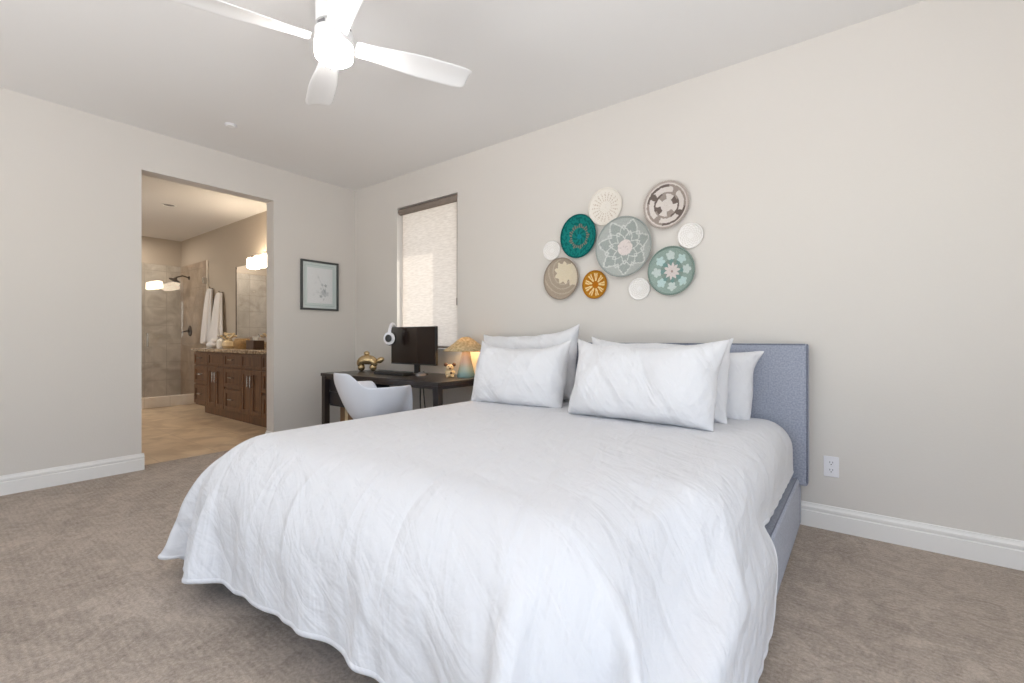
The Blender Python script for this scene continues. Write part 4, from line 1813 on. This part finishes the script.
def f_grey(r, a):
    wht, lt, dk_ = sr(216, 208, 202), sr(158, 146, 138), sr(112, 100, 94)
    g = dk_ if math.cos(2 * a - 2.1) > 0 else lt
    if r > 0.955:
        return sr(196, 186, 178)
    if r > 0.80:
        return g if r < 0.90 else wht
    if r > 0.585:
        k = ((a + 0.35) % (PI / 2)) / (PI / 2)
        if k < 0.22:
            return dk_ if int((a + 0.35) / (PI / 2)) % 2 == 1 else lt
        return wht if r < 0.80 else lt
    if r > 0.50:
        return lt if math.cos(2 * a) > 0 else dk_
    k = ((a + 1.1) % (PI / 2)) / (PI / 2)
    if r > 0.24 + 0.05 * math.cos(4 * a) and k < 0.5 and r > 0.28:
        return dk_ if int((a + 1.1) / (PI / 2)) % 2 == 0 else lt
    return wht


GRN, GRND = sr(148, 165, 157), sr(120, 150, 145)


def f_green(r, a):
    s = 2 * PI / 8
    q = abs((((a + 0.2) % s) / s) - 0.5) * 2
    if r < 0.22 + 0.16 * (1 - abs(((a * 10 / (2 * PI)) % 1) - 0.5) * 2):
        return sr(214, 204, 200) if r > 0.05 else sr(170, 150, 144)
    # eight pale stars on a ring at r=.66
    ac = (int((a + 0.2) / s) + 0.5) * s - 0.2
    dx = r * math.cos(a - ac) - 0.66
    dy = r * math.sin(a - ac)
    d = math.hypot(dx, dy)
    th = math.atan2(dy, dx)
    star = 0.135 + 0.07 * abs(math.cos(2.5 * th))
    if d < star:
        return sr(186, 206, 204) if int((a + 0.2) / s) % 2 else sr(196, 206, 202)
    if r < 0.55 and q < 0.5:
        return GRND
    return GRN if r > 0.5 else sr(134, 150, 142)


def f_orange(r, a):
    if r < 0.22:
        return sr(188, 112, 28)
    if r > 0.84:
        return sr(184, 130, 42)
    k = (a * 9 / (2 * PI)) % 1
    dd = abs(k - 0.5) * 2
    if dd < 0.55 and 0.28 < r:
        return sr(232, 206, 150) if not (dd < 0.12 and r > 0.5) else sr(190, 126, 40)
    return sr(180, 116, 34)


def f_beige(r, a):
    x, z = r * math.cos(a), r * math.sin(a)
    # pale off-centre flower with a swirl of taupe round it
    dx, dz = x - 0.10, z - 0.30
    d = math.hypot(dx, dz)
    th = math.atan2(dz, dx)
    if d < 0.50 + 0.07 * math.cos(9 * th):
        return sr(222, 210, 186)
    if x > 0.42 and z > -0.35 and (th < 0.7):
        return sr(218, 206, 184)
    sw = (d * 4.2 + th / (2 * PI) * 1.0) % 1
    return sr(186, 172, 154) if sw < 0.25 else sr(168, 154, 138)


basket('tiny white round basket at the far left of the group, above the beige one', 2.718, 1.798, 0.150, 0.146, 0.006, f_white, coil=7)
basket('teal woven basket with a taupe ring, upper left of the group', 2.958, 1.883, 0.300, 0.328, 0.025, f_teal, rim_c=TEALD, coil=11)
basket('cream openwork basket between the teal and the large sage one', 3.188, 2.073, 0.262, 0.27, 0.014, f_lace, coil=12)
basket('largest sage grey basket with a pale outlined star flower in the middle', 3.330, 1.756, 0.415, 0.425, 0.045, f_star, rim_c=SAGE2, coil=18, tilt=0.2)
basket('grey and white basket with a fringed rim, highest on the right', 3.646, 2.006, 0.297, 0.310, 0.022, f_grey, rim='fringe', rim_c=sr(186, 174, 166), coil=13, tilt=-1.13)
basket('small white round basket at the far right of the group', 3.810, 1.770, 0.155, 0.160, 0.007, f_white, coil=8)
basket('pale green basket with a ring of stars, lower right of the group', 3.680, 1.548, 0.307, 0.322, 0.028, f_green, rim_c=sr(128, 146, 138), coil=14, tilt=0.15)
basket('small white round basket lowest in the group, below the pale green one', 3.456, 1.436, 0.148, 0.146, 0.006, f_white, coil=7)
basket('small mustard orange basket with cream spokes, lower middle of the group', 3.103, 1.494, 0.196, 0.205, 0.014, f_orange, rim_c=sr(176, 118, 36), coil=9, tilt=0.3)
basket('beige and taupe swirled basket at the lower left of the group', 2.803, 1.563, 0.310, 0.321, 0.03, f_beige, rim_c=sr(158, 144, 130), coil=13)
